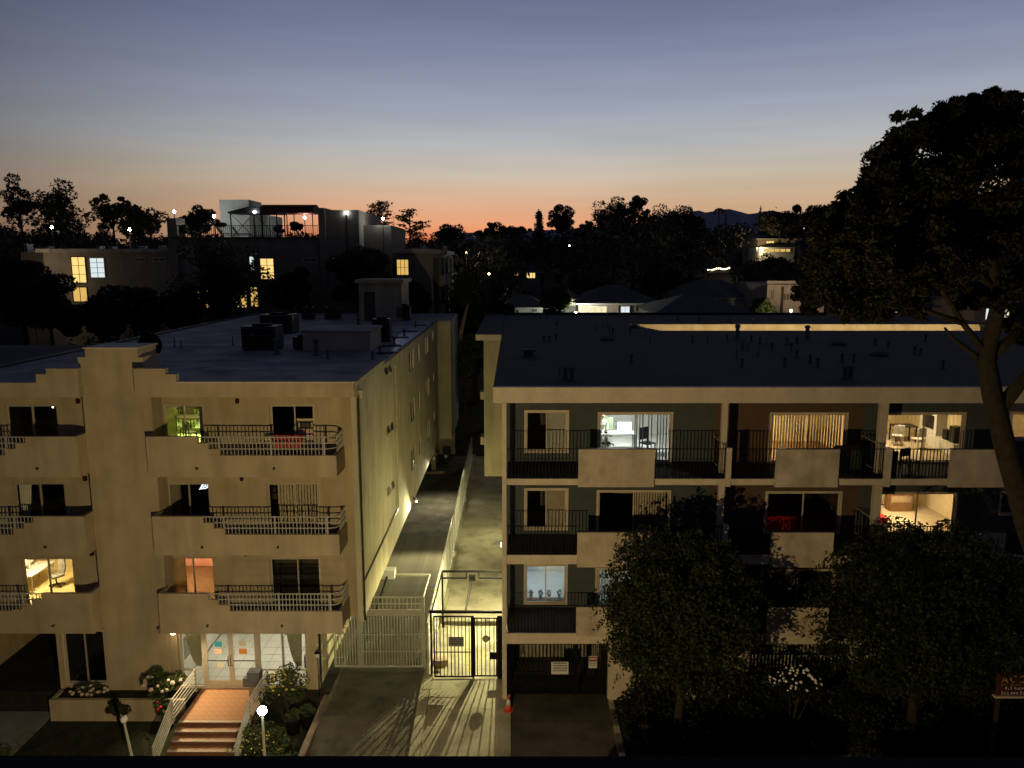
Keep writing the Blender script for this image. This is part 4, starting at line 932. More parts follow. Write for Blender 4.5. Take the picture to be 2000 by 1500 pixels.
# vertical blind in the other middle-floor door
for d, g in (((-9.82, -7.74, 8.4, 5.95), 'blind_tan'),):
    wob = vblind(LB, d[0] + .35, d[1] - .1, d[3] + .42, d[2] - .12, YW + .28, g, .12, .5, .09)
t = thing('chandelier', 'tiny lit chandelier in the dark top-floor door at the far left', 'chandelier', (-19.2, 31.5, 11.3))
MB().tube([(-19.2, 31.5, 11.78), (-19.2, 31.5, 11.1)], .015, 5).build('stem', 'dark_metal', t)
for i in range(5): MB().ball((-19.2 + .22 * math.cos(i * 1.26), 31.5 + .22 * math.sin(i * 1.26), 11.1 + .05 * (i % 2)), .035, 6, 5).build('bulb', 'e_spark', t)
m = MB()
for i in range(12):
    m.v += [(-19.85 + i * .045, YW + .3 + .03 * (i % 2), 8.3), (-19.85 + i * .03, YW + .3 + .03 * (i % 2), 6.9)]
for i in range(11): m.f.append((2 * i, 2 * i + 1, 2 * i + 3, 2 * i + 2))
o = m.build('curtain', 'flower_white'); o.modifiers.new('t', 'SOLIDIFY').thickness = .01; tag(o, 'white net curtain at the left of the far-left middle-floor door', 'curtain')
# office, first floor left
fz = FL[2][1] + .361
table('desk', 'white desk in the yellow-lit office on the first floor', 'desk', -21.3, -20.5, 30.9, 32.6, fz, .74, 'white_plastic')
office_chair('pale office chair in the yellow-lit first-floor office', -19.9, 31.6, fz, -.5, 'blind_grey', 'blind_grey')
t = thing('monitor', 'thin monitor on the white desk of the yellow-lit office', 'monitor', (-21.1, 31.7, fz + .74)); B('screen', 'white_plastic', t, -21.15, -21.11, 31.4, 32.1, fz + .95, fz + 1.3); B('stand', 'white_plastic', t, -21.16, -21.08, 31.7, 31.8, fz + .74, fz + .95)
p = A(142, 1148, 28.2); t = thing('potted_plant', 'small dark potted plant on the first-floor balcony by the yellow office', 'plant', (p.x, 29.0, fz))
MB().lathe((p.x, 29.0, fz - .02), [(.12, 0), (.16, .3)], 10).build('pot', 'terracotta', t); leafcloud('foliage', clump_pts((p.x, 29.0, fz + .55), (.18, .18, .28), 160), .1, 'leaf_dark', t)
# pink room, first floor right
t = thing('wine_rack', 'dark bottles standing by the glass in the pink-walled room', 'bottles', (-13.2, 30.0, fz))
for i, (x, y) in enumerate(((-13.9, 30.3), (-13.75, 30.45), (-13.85, 30.65))): MB().lathe((x, y, fz), [(.06, 0), (.06, .3), (.025, .42), (.025, .55)], 8).build('bottle', 'dark_metal', t)
# bright office, top floor of the right block
fz = 8.99
table('desk', 'long white desk in the bright top-floor office', 'desk', 2.9, 5.3, 32.3, 33., fz, .74, 'white_plastic')
office_chair('pale green office chair behind the desk in the bright office', 4.15, 33.35, fz, math.pi - .25 + math.pi, 'fabric_green', 'fabric_green')
t = thing('monitor', 'glowing white screen on the desk of the bright office', 'monitor', (4.7, 35., fz + .74)); B('screen', 'e_screen', t, 4.52, 5.12, 32.62, 32.65, fz + .82, fz + 1.2); B('stand', 'white_plastic', t, 4.76, 4.86, 32.67, 32.75, fz + .74, fz + .95)
for i, (x, w, h, lb) in enumerate(((3.15, .4, .14, 'dark printer at the left end of the bright office desk'), (3.65, .16, .12, 'small dark box in the middle of the bright office desk'), (3.95, .12, .06, 'flat black case near the middle of the bright office desk'))):
    tag(MB().box(x, x + w, 32.45, 32.75, fz + .742, fz + .74 + h).build('desk_item', 'black_plastic'), lb, 'office item')
chair('dark grey chair behind the blinds of the bright office', 5.7, 31.9, fz, .6, 'dark_metal', .48, 1.1, .26)
t = thing('crate', 'teal plastic crate on the floor of the bright office', 'crate', (5.5, 31.2, fz)); B('base', 'teal', t, 5.3, 5.8, 31., 31.35, fz, fz + .03)
for a in ((5.3, 5.8, 31., 31.02), (5.3, 5.8, 31.33, 31.35), (5.3, 5.32, 31.02, 31.33), (5.78, 5.8, 31.02, 31.33)): B('side', 'teal', t, *a, fz + .03, fz + .34)
# person sitting at the left end of that desk (dark hair, pale shirt)
def skin(name, verts, edges, mat, parent, sub=2, root=0):
    me = bpy.data.meshes.new(name); me.from_pydata([v[:3] for v in verts], edges, []); me.materials.append(MT[mat])
    o = put(name, me, parent); md = o.modifiers.new('skin', 'SKIN'); md.use_smooth_shade = True
    for i, v in enumerate(verts):
        s = me.skin_vertices[0].data[i]; s.radius = (v[3], v[4] if len(v) > 4 else v[3]); s.use_root = (i == root)
    o.modifiers.new('sub', 'SUBSURF').levels = sub; o.modifiers['sub'].render_levels = sub; return o
px_, py_ = 3.95, 33.4
t = thing('person', 'person with dark hair in a pale shirt seated at the bright office desk', 'person', (px_, py_, fz))
V = [(px_, py_ + .1, fz + .52, .16, .13), (px_, py_ + .08, fz + .8, .15, .11), (px_, py_ + .02, fz + 1.06, .17, .11), (px_, py_ - .02, fz + 1.16, .06), (px_, py_ - .05, fz + 1.24, .055),
     (px_ - .2, py_ + .0, fz + 1.07, .06), (px_ - .25, py_ - .12, fz + .85, .05), (px_ - .15, py_ - .38, fz + .80, .035), (px_ + .2, py_ + .0, fz + 1.07, .06), (px_ + .25, py_ - .12, fz + .85, .05), (px_ + .15, py_ - .38, fz + .80, .035),
     (px_ - .1, py_ - .02, fz + .5, .085), (px_ - .1, py_ - .38, fz + .5, .065), (px_ - .1, py_ - .4, fz + .12, .045), (px_ - .1, py_ - .52, fz + .05, .04), (px_ + .1, py_ - .02, fz + .5, .085), (px_ + .1, py_ - .38, fz + .5, .065), (px_ + .1, py_ - .4, fz + .12, .045), (px_ + .1, py_ - .52, fz + .05, .04)]
E_ = [(0, 1), (1, 2), (2, 3), (3, 4), (2, 5), (5, 6), (6, 7), (2, 8), (8, 9), (9, 10), (0, 11), (11, 12), (12, 13), (13, 14), (0, 15), (15, 16), (16, 17), (17, 18)]
bd = skin('body', V, E_, 'shirt', t)
hd_ = MB().ball((px_, py_ - .07, fz + 1.36), .105, 14, 10, (.85, 1, 1.2)).build('head', 'skin', t, True)
MB().ball((px_, py_ - .04, fz + 1.39), .118, 14, 10, (.88, .98, 1.12)).build('hair', 'hair', t, True)
MB().tube([(px_, py_ - .17, fz + 1.37), (px_, py_ - .2, fz + 1.34)], [.012, .02], 6).build('nose', 'skin', hd_)
for s in (-1, 1):
    h = MB().ball((px_ + s * .14, py_ - .44, fz + .80), .04, 8, 6, (.8, 1.2, .45))
    for f in range(4): h.tube([(px_ + s * .14 + (f - 1.5) * .018, py_ - .47, fz + .80), (px_ + s * .14 + (f - 1.5) * .02, py_ - .53, fz + .795), (px_ + s * .14 + (f - 1.5) * .02, py_ - .56, fz + .78)], .008, 5)
    h.tube([(px_ + s * .10, py_ - .43, fz + .80), (px_ + s * .085, py_ - .48, fz + .79)], .009, 5); h.build('hand', 'skin', t, True)
chair('dark office seat under the person at the bright office desk', px_, py_ + .18, fz, 0, 'dark_metal', .44, .8, .22)
# living room behind the third door
t = thing('armchair', 'dark armchair just inside the rightmost lit top-floor door', 'armchair', (15.4, 32.5, fz)); B('seat', 'dark_metal', t, 15.1, 15.9, 32.2, 32.9, fz + .1, fz + .45); B('backrest', 'dark_metal', t, 14.95, 15.098, 32.2, 32.9, fz + .1, fz + .95); B('armrest', 'dark_metal', t, 15.1, 15.9, 32.05, 32.198, fz + .1, fz + .62); B('armrest', 'dark_metal', t, 15.1, 15.9, 32.902, 33.05, fz + .1, fz + .62)
t = thing('media_shelf', 'white shelf unit with dark boxes along the right wall of the cream living room', 'shelf', (18.75, 33, fz))
B('shelf', 'int_white', t, 18.45, 18.98, 31.4, 34.6, fz, fz + .5); B('tall_unit', 'int_white', t, 18.55, 18.98, 33.0, 34.4, fz + .5, fz + 1.6)
for a in ((31.6, 32.0, .52, 1.2), (32.15, 32.5, .52, .95)): B('speaker', 'black_plastic', t, 18.55, 18.9, a[0], a[1], fz + a[2], fz + a[3])
B('screen', 'black_plastic', t, 18.52, 18.548, 33.2, 34.1, fz + .75, fz + 1.35)
table('dining_table', 'small table with a dark cloth in the cream living room', 'table', 17.2, 18.2, 33.8, 34.5, fz, .75, 'black_plastic')
chair('white wooden chair by the table in the cream living room', 17.1, 33.4, fz, 2.9, 'white_plastic'); chair('pale round-backed chair nearest the glass in the cream living room', 17.7, 32.8, fz, 3.4, 'int_white')
for x, lb in ((17.45, 'framed picture on the right of the cream living room wall'), (15.35, 'dark framed picture on the left of the cream living room wall')):
    t = thing('framed_picture', lb, 'picture', (x, 36.9, fz + 1.4)); frame_mb(x, x + .6, fz + 1.35, fz + 1.95, 36.4, 36.44, .05).build('frame', 'dark_wood', t); B('print', 'bark_pale', t, x + .05, x + .55, 36.42, 36.435, fz + 1.4, fz + 1.9)
# kitchen window at the right edge
t = thing('lamp', 'round orange-shaded lamp in the window at the right edge', 'lamp', (20.6, 31.3, 10.0)); MB().ball((20.6, 31.3, 10.25), .15, 12, 8).build('shade', 'paper_orange', t, True); MB().lathe((20.6, 31.3, 9.95), [(.1, 0), (.03, .05), (.03, .18)], 10).build('base', 'dark_metal', t)
table('side_counter', 'counter under the lit window at the right edge', 'counter', 19.9, 22.5, 31.0, 31.6, 8.99, .95, 'wood')
# balcony things
t = thing('storage_chest', 'dark green storage chest with barbecue lid on the middle top balcony', 'chest', (13.0, 29.6, 8.99)); B('body', 'chest_green', t, 12.75, 13.6, 29.2, 29.9, 8.995, 9.6)
MB().tube([(12.75, 29.55, 9.62), (13.6, 29.55, 9.62)], .3, 12).build('lid', 'int_dark', t, True)
t = thing('bin', 'tall dark bin at the left end of the cream living room balcony', 'bin', (14.45, 28.6, 8.99)); MB().lathe((14.5, 28.6, 8.995), [(.17, 0), (.21, .85)], 14).build('body', 'black_plastic', t, True); MB().lathe((14.5, 28.6, 9.846), [(.22, 0), (.2, .06), (.03, .1)], 14).build('lid', 'black_plastic', t, True)
chair('black patio chair on the cream living room balcony', 15.5, 29.2, 8.995, .4, 'black_plastic', .42, .85, .25)
t = thing('radiator_cover', 'red glowing blanket box behind the dim red middle-floor door', 'box', (11.2, 30.8, 5.97)); B('box', 'fabric_red', t, 10.4, 11.8, 30.62, 31.0, 5.98, 6.5)
for i in range(10): B('slat', 'fabric_red', t, 10.43 + i * .137, 10.52 + i * .137, 30.6, 30.619, 6.0, 6.48)
t = thing('armchair', 'red armchair in the warm lit room behind the right-hand tree', 'armchair', (15.3, 31.4, 5.97)); B('seat', 'fabric_red', t, 15.0, 15.8, 31.1, 31.8, 6.0, 6.4); MB().ball((15.4, 31.85, 6.75), .45, 14, 8, (1, .25, 1)).build('backrest', 'fabric_red', t, True)
t = thing('bookcase', 'dark tall bookcase in the warm lit room behind the right-hand tree', 'bookcase', (17.3, 33.5, 5.97)); B('case', 'wood', t, 16.9, 17.9, 33.2, 33.6, 5.98, 7.7)
for z in (6.4, 6.8, 7.2): B('shelf_row', 'bark_pale', t, 16.95, 17.85, 33.17, 33.199, z, z + .28)
t = thing('table_lamp', 'white cone-shaded lamp in the small dark window at the right edge', 'lamp', (20.3, 31.0, 6.8)); MB().lathe((20.35, 30.9, 6.98), [(.05, .0), (.14, .12)], 10).build('shade', 'white_plastic', t); MB().lathe((20.35, 30.9, 6.6), [(.05, 0), (.02, .37)], 8).build('stand', 'white_plastic', t)
t = thing('shelf_plants', 'row of small dark plants on the sill behind the blue-lit blinds', 'plants', (1.3, 30.7, 2.9)); B('sill_shelf', 'wood', t, .5, 2.2, 30.62, 30.85, 2.9, 2.95)
for i, x in enumerate((.75, 1.15, 1.5, 1.95)): MB().lathe((x, 30.73, 2.95), [(.05, 0), (.07, .12)], 8).build('pot', ['terracotta', 'fabric_blue', 'white_plastic', 'teal'][i], t); leafcloud('foliage', clump_pts((x, 30.73, 3.2), (.1, .08, .16), 60), .09, 'leaf_bush', t)
# bins under the rear of the left block
for i, (px, py, mt, lb) in enumerate(((848, 905, 'vent_metal', 'white wheelie bin with a dark lid left of the carport post'), (868, 880, 'black_plastic', 'black bin behind the carport post'), (872, 902, 'black_plastic', 'black bin with a pale disc right of the carport post'))):
    p = GZ(px, py, 0); t = thing('wheelie_bin', lb, 'bin', p, 'bins in the carport')
    MB().rbox((p.x, p.y), .3, .34, .08, 1.0, .1).build('body', mt, t); MB().rbox((p.x, p.y), .33, .38, 1.0, 1.08, .1).build('lid', 'black_plastic', t)
    for s in (-1, 1): MB().tube([(p.x + s * .3, p.y + .3, .1), (p.x + s * .36, p.y + .3, .1)], .1, 10).build('wheel', 'black_plastic', t)
    if i == 2: MB().tube([(p.x, p.y - .42, .6), (p.x, p.y - .44, .6)], .14, 14).build('disc', 'white_plastic', t)
p = GZ(846, 925, 0); tag(MB().rbox((p.x, p.y), .9, .12, .001, .2, .05).build('timber', 'bark_pale'), 'pale timber baulk lying on the driveway by the carport post', 'timber')
# ================================================================== ON THE LEFT ROOF
def ac(px0, px1, py, h, label, dep=None):
    p = GZ((px0 + px1) / 2, py, RZ); w = (px1 - px0) * mpp(p.y) * .97; d = dep or w * .8
    t = thing('air_conditioner', label, 'air conditioner', (p.x, p.y, RZ), 'air conditioners on the flat roof')
    x0, x1, y0, y1 = p.x - w / 2, p.x + w / 2, p.y, p.y + d
    B('housing', 'dark_metal', t, x0, x1, y0, y1, RZ + .08, RZ + h); B('plinth', 'roof_felt_b', t, x0 + .05, x1 - .05, y0 + .05, y1 - .05, RZ, RZ + .08)
    MB().lathe((p.x, p.y + d / 2, RZ + h), [(min(w, d) * .38, 0), (min(w, d) * .38, .08), (.05, .1)], 16).build('fan_guard', 'black_metal', t, True)
    for k in range(6): B('louvre', 'black_metal', t, x0 + .08, x1 - .08, y0 - .012, y0 - .001, RZ + .2 + k * (h - .3) / 6, RZ + .2 + (k + .6) * (h - .3) / 6)
    B('maker_plate', 'vent_metal', t, x0 + w * .3, x0 + w * .37, y0 - .02, y0 - .0125, RZ + h * .6, RZ + h * .78)
    return t
ac(472, 540, 685, 1.25, 'large dark air conditioner nearest the tower on the left roof'); ac(508, 572, 652, 1.2, 'dark air conditioner directly behind the largest one on the left roof'); ac(572, 602, 683, .65, 'small low air conditioner beside the roof skylight box')
ac(727, 762, 668, 1.3, 'narrow dark air conditioner right of the roof skylight box'); ac(772, 801, 626, 1.15, 'dark air conditioner right of the stair bulkhead'); ac(589, 612, 624, .95, 'far dark air conditioner left of the stair bulkhead, leftmost of the back pair'); ac(634, 660, 624, .95, 'far dark air conditioner left of the stair bulkhead, rightmost of the back pair')
# skylight box
p = GZ(658, 685, RZ); w = 130 * mpp(p.y)
k = B('roof_box', 'stucco_pink', LB, p.x - w / 2, p.x + w / 2, p.y, p.y + 3.2, RZ, RZ + .95); MB().box(p.x - w / 2 - .08, p.x + w / 2 + .08, p.y - .08, p.y + 3.28, RZ + .951, RZ + 1.05).build('box_lid', 'roof_felt', k)
# stair bulkhead
p = GZ(744, 626, RZ); w = 82 * mpp(p.y); y0 = p.y
z1 = A(744, 553, y0).z
k = holewall(MB(), p.x - w / 2, p.x + w / 2, RZ, z1, y0, y0 + .2, [(p.x - w * .38, p.x - w * .12, RZ, RZ + 2.2)]).box(p.x - w / 2, p.x - w / 2 + .2, y0 + .2, y0 + 4, RZ, z1).box(p.x + w / 2 - .2, p.x + w / 2, y0 + .2, y0 + 4, RZ, z1).box(p.x - w / 2 + .2, p.x + w / 2 - .2, y0 + 3.8, y0 + 4, RZ, z1).build('stair_bulkhead', 'stucco_side', LB)
MB().box(p.x - w * .56, p.x + w * .56, y0 - .4, y0 + 4.3, z1 + .001, z1 + .28).build('bulkhead_roof', 'stucco_side', k); MB().box(p.x - w * .37, p.x - w * .13, y0 + .1, y0 + .14, RZ, RZ + 2.18).build('bulkhead_door', 'int_dark', k)
for m_, L in ((pb, [(541, 692), (618, 694), (664, 622), (700, 634)]), (pt, [(455, 673), (341, 676), (354, 680), (812, 640)]), (pv, [(742, 690), (770, 672), (790, 655), (728, 702), (845, 632), (640, 700)])):
    for x, y in L: put('roof_vent', m_, rf, GZ(x, y, RZ + .012))
for i, (px, py) in enumerate(((755, 690), (765, 676), (782, 660), (800, 648), (820, 636))):
    p = GZ(px, py, RZ); MB().rbox((p.x, p.y), .5, .3, RZ + .012, RZ + .05, .2).build('roof_patch', 'roof_felt_b', rf)
t = thing('satellite_dish', 'dark round dish shape behind the tower on the roof', 'satellite dish', GZ(300, 690, RZ)); p = GZ(300, 715, RZ)
MB().tube([(p.x, p.y, RZ), (p.x, p.y, RZ + .8)], .05, 8).build('mast', 'dark_metal', t); MB().tube([(p.x, p.y - .1, RZ + .9), (p.x, p.y - .22, RZ + .92)], [.2, .55], 18).build('dish', 'black_metal', t, True)
# ================================================================== PLANTING IN FRONT OF THE LEFT BLOCK
t = thing('planter', 'long white planter box under the tall ground-floor window', 'planter', (-15.6, 28.0, GL))
MB().box(-18.3, -13.0, 27.85, 28.0, GL, .02).box(-18.3, -18.15, 28.0, 28.6, GL, .02).build('wall', 'stucco', t); MB().box(-18.15, -13.0, 28.0, 28.6, GL, -.06).build('soil', 'soil', t)
def bush(name, label, c, r, n, leaf, size, flowers=None, base=None, cat='shrub', nf=40, fs=.07, fmats=('flower_white',)):
    z0 = base if base is not None else c[2] - r[2]
    t = thing(name, label, cat, (c[0], c[1], z0))
    P, cs = crown_pts(c, r, max(6, n // 160), 160, .42, -.6)
    leafcloud('foliage', P, size, leaf, t)
    m = MB()
    for k in range(5): m.tube([(c[0] + .05 * k - .1, c[1], z0), tuple(cs[k % len(cs)])], [.025, .008], 5)
    m.build('stems', 'bark', t)
    for fm in (fmats if flowers else ()):
        f = MB()
        for i in range(nf):
            d = rng.normal(size=3); d /= np.linalg.norm(d); d[2] = abs(d[2]) * .9 - .1; d[1] = -abs(d[1])
            q = np.asarray(c) + d * np.asarray(r) * rng.uniform(.9, 1.12); f.ball(tuple(q), fs * rng.uniform(.7, 1.2), 6, 4, (1, 1, .8))
        f.build('blossoms', fm, t)
    return t
bush('hydrangea', 'large bush with pale round flower heads left of the entrance steps', (-13.85, 28.15, .5), (.85, .5, .7), 1900, 'leaf_bush', .15, True, -.12, nf=16, fs=.09, fmats=('flower_pale',))
bush('flowering_shrub', 'low shrub with pale flowers below the tall ground-floor window', (-16.9, 28.2, .2), (.8, .35, .3), 900, 'leaf_bush', .13, True, -.12, nf=22, fs=.07, fmats=('flower_pale',))
bush('red_flowers', 'small clump of red flowers in front of the white planter', (-13.7, 27.6, -.2), (.4, .3, .4), 500, 'leaf_bush', .12, True, GL, nf=7, fs=.06, fmats=('flower_red',))
bush('planter_shrub', 'dark leafy shrub hanging in front of the middle of the white planter', (-15.5, 27.7, -.3), (.6, .25, .45), 600, 'leaf_dark', .13, False, GL)
bush('yellow_flower_bush', 'tall bush dotted with yellow flowers right of the entrance doors', (-9.0, 27.9, .55), (.75, .55, .95), 2600, 'leaf_bush', .10, True, GL, nf=34, fs=.05, fmats=('flower_yellow',))
bush('step_bush', 'spreading bush with small yellow flowers behind the lit globe lamp', (-9.2, 25.5, -.25), (.85, .9, .75), 3000, 'leaf_bush', .10, True, GL, nf=40, fs=.035, fmats=('flower_yellow',))
bush('kerb_bush', 'dark bush between the globe lamp and the brown kerb wall', (-8.2, 24.6, -.45), (.5, .9, .5), 1300, 'leaf_bush', .10, False, GL)
for i, (px, py, lb) in enumerate(((600, 1392, 'black plant pot with a low succulent nearest the right lobby column'), (572, 1402, 'black plant pot half hidden by the yellow-flowered bush'), (506, 1378, 'dark bag-like pot against the right handrail'))):
    p = GZ(px, py, -.25); t = thing('plant_pot', lb, 'plant pot', (p.x, p.y, GL), 'black pots by the entrance')
    MB().lathe((p.x, p.y, GL + .05), [(.24, 0), (.32, .62), (.34, .64), (.29, .64)], 14).build('pot', 'black_plastic', t, True); leafcloud('foliage', clump_pts((p.x, p.y, -.1), (.26, .26, .2), 120), .16, 'leaf_bush', t)
bush('edge_hedge', 'thin strip of low green hedge at the far left of the lawn', (-18.6, 24.6, -.75), (.25, 1.4, .25), 700, 'leaf_lit', .1, False, GL, 'hedge')
# ================================================================== GARDEN AND TREES OF THE RIGHT BLOCK
kind(MB().box(3.95, 24, 24.2, 28.1, GL, -.1).build('garden_bed', 'soil'), 'structure')
t = thing('retaining_wall', 'low rough stone wall edging the dark garden on the right', 'wall', (12, 24, GL))
m1 = [MB().box(-.24, .24, -.11, .11, 0, h).mesh('stone', mt) for h, mt in ((.86, 'concrete'), (.80, 'stucco_pink'), (.89, 'concrete_b'))]
rr = random.Random(3); x = 3.95
while x < 22:
    o = put('stone', rr.choice(m1), t, (x + .25, 24.05 + rr.uniform(-.02, .02), GL)); o.rotation_euler.z = rr.uniform(-.05, .05); x += .5
y = 24.3
while y < 28.0:
    o = put('stone', rr.choice(m1), t, (3.84, y + .25, GL)); o.rotation_euler.z = 1.57 + rr.uniform(-.05, .05); y += .5
hs = [(4.9, 26.3, 1.0, 'rounded dark shrub at the drive end of the right garden'), (6.6, 25.6, .8, 'low dark shrub under the left round tree'), (8.4, 25.9, .9, 'dark shrub between the two round trees'), (12.6, 26.2, 1.0, 'dark shrub right of the white-flowered bush'), (15.2, 25.6, .9, 'dark shrub under the right round tree'), (18.2, 26.0, 1.1, 'dark shrub left of the red signboard')]
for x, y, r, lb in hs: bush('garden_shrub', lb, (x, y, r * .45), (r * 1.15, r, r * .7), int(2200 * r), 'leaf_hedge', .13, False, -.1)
p = A(1545, 1330, 25.2)
bush('white_flower_bush', 'dark bush covered with small white flowers between the round trees', (p.x, 25.2, p.z), (.95, .6, .7), 1500, 'leaf_hedge', .12, True, -.1, nf=55, fs=.05)
# tall clipped hedge in front of the ground floor
t = thing('hedge', 'tall black hedge along the ground floor of the right block', 'hedge', (13, 27.2, -.1))
Hp = np.concatenate([clump_pts((x, rng.uniform(26.8, 27.5), rng.uniform(.3, 1.55) - (.5 if x < 5.2 else 0)), (.7, .5, .55), 150, .3) for x in rng.uniform(4.5, 23, 150)])
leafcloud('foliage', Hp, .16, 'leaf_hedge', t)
m = MB()
for x in range(5, 23): m.tube([(x, 27.2, -.1), (x + .1, 27.2, 1.2)], [.03, .01], 5)
kind(m.build('stems', 'bark', t), 'stuff')
for i, x in enumerate((4.9, 6.2, 7.5, 8.8, 10.0, 12.9, 14.2, 15.6, 17.0, 18.4)):
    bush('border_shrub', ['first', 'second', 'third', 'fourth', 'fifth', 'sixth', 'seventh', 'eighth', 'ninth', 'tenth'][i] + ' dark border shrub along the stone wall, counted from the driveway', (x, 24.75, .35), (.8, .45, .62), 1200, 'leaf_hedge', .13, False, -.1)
# ground litter of ivy
P = np.stack([rng.uniform(4.1, 23, 5000), rng.uniform(24.3, 28, 5000), rng.uniform(-.1, .12, 5000)], 1)
kind(leafcloud('ground_cover', P, .12, 'leaf_hedge', None, .6), 'stuff')
P = np.stack([rng.uniform(-19, -13.2, 9000), rng.uniform(20.2, 27.1, 9000), rng.uniform(GL, GL + .08, 9000)], 1)
kind(leafcloud('grass', P, .1, 'leaf_dark', None, 0, 5), 'stuff')
def tree(name, label, base, path, rad, crown, ncl, nleaf, size, leaf, bark='bark', cr=.34, low=-.75, group=None, nb=12, flat=0, extra=(), spray=0):
    t = thing(name, label, 'tree', base, group)
    m = MB().tube(path, rad, 10)
    allp = []; C_ = []
    for c, r, k in [(crown[0], crown[1], ncl)] + list(extra):
        P, cs = crown_pts(c, r, k, nleaf, cr, low); allp.append(P); C_ += cs
    if spray:
        c, r = np.asarray(crown[0]), np.asarray(crown[1])
        for k in range(spray):
            d = rng.normal(size=3); d /= np.linalg.norm(d); d[2] = max(d[2], -.8); L = rng.uniform(.35, .95); a0 = c + d * r * rng.uniform(.86, 1.04)
            tt = np.linspace(0, 1, 26)[:, None]; allp.append(a0 + (d * L * np.array([1, 1, .5])) * tt - np.array([[0, 0, .45]]) * L * tt ** 2 + rng.normal(size=(26, 3)) * .06)
    branches(m, path[-1], C_, rad[-1] * .75, len(name) + int(base[0] * 7), nb)
    m.build('trunk', bark, t, True)
    leafcloud('crown', np.concatenate(allp), size, leaf, t, flat)
    return t
p = A(1330, 1186, 25.3)
tree('round_tree', 'round leafy street tree in front of the first bay of the right block', (p.x, 25.3, -.1), [(p.x, 25.3, -.1), (p.x + .1, 25.3, 1.6), (p.x, 25.3, 3.2)], [.17, .14, .11], ((p.x, 25.3, p.z), (2.5, 2.2, 2.75)), 130, 420, .135, 'leaf_tree', 'bark_tall', cr=.27, low=-.95, spray=260)
p = A(1805, 1190, 25.2)
tree('round_tree', 'wider leafy street tree in front of the right end of the right block', (p.x, 25.2, -.1), [(p.x, 25.2, -.1), (p.x - .1, 25.2, 1.7), (p.x, 25.2, 3.2)], [.2, .16, .12], ((p.x, 25.2, p.z), (3.6, 2.3, 2.95)), 180, 420, .135, 'leaf_tree', 'bark_tall', cr=.24, low=-.95, spray=360)
# tall pine-like tree at the right edge
TY = 20.0
def tp(px, py, Y=TY): return tuple(A(px, py, Y))
t = thing('tall_tree', 'tall dark tree with a leaning trunk and spreading limbs at the right edge', 'tree', (16.3, TY, GL), None)
m = MB()
m.tube([(16.3, TY, GL), tp(2090, 1250), tp(2010, 1040), tp(1965, 880), tp(1938, 770), tp(1926, 700), tp(1940, 640), tp(1952, 580), tp(1940, 520), tp(1936, 465)], [.38, .33, .29, .265, .25, .235, .2, .165, .12, .08], 12)
m.tube([tp(1936, 475), tp(1915, 430), tp(1905, 370), tp(1900, 300)], [.08, .06, .04, .02], 8); m.tube([tp(1938, 480), tp(1965, 420), tp(1975, 350), tp(1980, 270)], [.08, .06, .04, .02], 8)
m.tube([tp(1945, 560), tp(1900, 535), tp(1855, 500), tp(1810, 470)], [.10, .08, .06, .03], 7); m.tube([tp(1925, 690), tp(1880, 630), tp(1835, 560), tp(1780, 545), tp(1720, 540)], [.09, .075, .055, .04, .02], 8)
m.tube([tp(1880, 630), tp(1850, 622), tp(1805, 605), tp(1790, 560)], [.09, .08, .06, .04], 7); m.tube([tp(1935, 740), tp(1900, 690), tp(1860, 660), tp(1845, 640)], [.11, .075, .05, .03], 8)
m.tube([tp(1930, 705), tp(1975, 660), tp(2010, 620, TY + 1), tp(2060, 560, TY + 1.5)], [.16, .13, .1, .05], 8); m.tube([tp(1950, 560), tp(1990, 510), tp(2040, 450)], [.13, .1, .06], 8); m.tube([tp(1940, 520), tp(1920, 520), tp(1880, 460), tp(1830, 420)], [.09, .08, .05, .03], 7)
m.tube([tp(1950, 800), tp(2000, 740), tp(2050, 700)], [.2, .16, .12], 8)
m.build('trunk', 'bark_tall', t, True)
Pn = []
cl = [(1895, 245, 60), (1845, 245, 55), (1790, 265, 55), (1955, 225, 60), (1930, 290, 90), (1860, 310, 90), (1760, 320, 70), (1725, 350, 45), (1990, 300, 90), (1700, 400, 60), (1780, 390, 90), (1870, 380, 95), (1960, 390, 95), (1670, 420, 45), (1640, 450, 55), (1720, 470, 80), (1800, 470, 90), (1890, 460, 80), (1980, 470, 90), (1620, 500, 60), (1690, 530, 70), (1770, 540, 70), (1600, 540, 45), (1850, 545, 60), (1640, 570, 50), (1700, 590, 45), (1990, 560, 60), (1780, 600, 35), (1900, 560, 50), (2040, 250, 90), (2060, 380, 110), (2060, 500, 110), (1580, 585, 30), (1660, 610, 28), (2010, 640, 40), (1880, 330, 110), (1810, 430, 110), (1740, 420, 80), (1900, 210, 30), (1870, 205, 22), (1945, 195, 28), (1975, 200, 22), (1820, 235, 26), (1785, 255, 24), (1655, 480, 60), (1600, 470, 30), (1700, 350, 30), (1690, 450, 70), (1590, 510, 40), (1620, 560, 50), (1740, 300, 35), (1575, 560, 28), (1660, 430, 40), (1740, 560, 60), (1830, 510, 70)]
for px, py, r in cl:
    for k in range(3):
        Y = TY + rng.uniform(-2.2, 2.6); c = A(px + rng.uniform(-.4, .4) * r, py + rng.uniform(-.3, .3) * r, Y); rm = r * mpp(Y) * .62
        for q in range(9):
            d = np.clip(rng.normal(size=3) * .5, -.85, .85) * rm; sg = rm * rng.uniform(.13, .26); n = 170
            Pn.append(np.asarray(c) + d + np.clip(rng.normal(size=(n, 3)), -1.9, 1.9) * np.array([sg, sg, sg * .7]))
leafcloud('crown', np.concatenate(Pn), .16, 'leaf_pine', t, 0, 3.0)
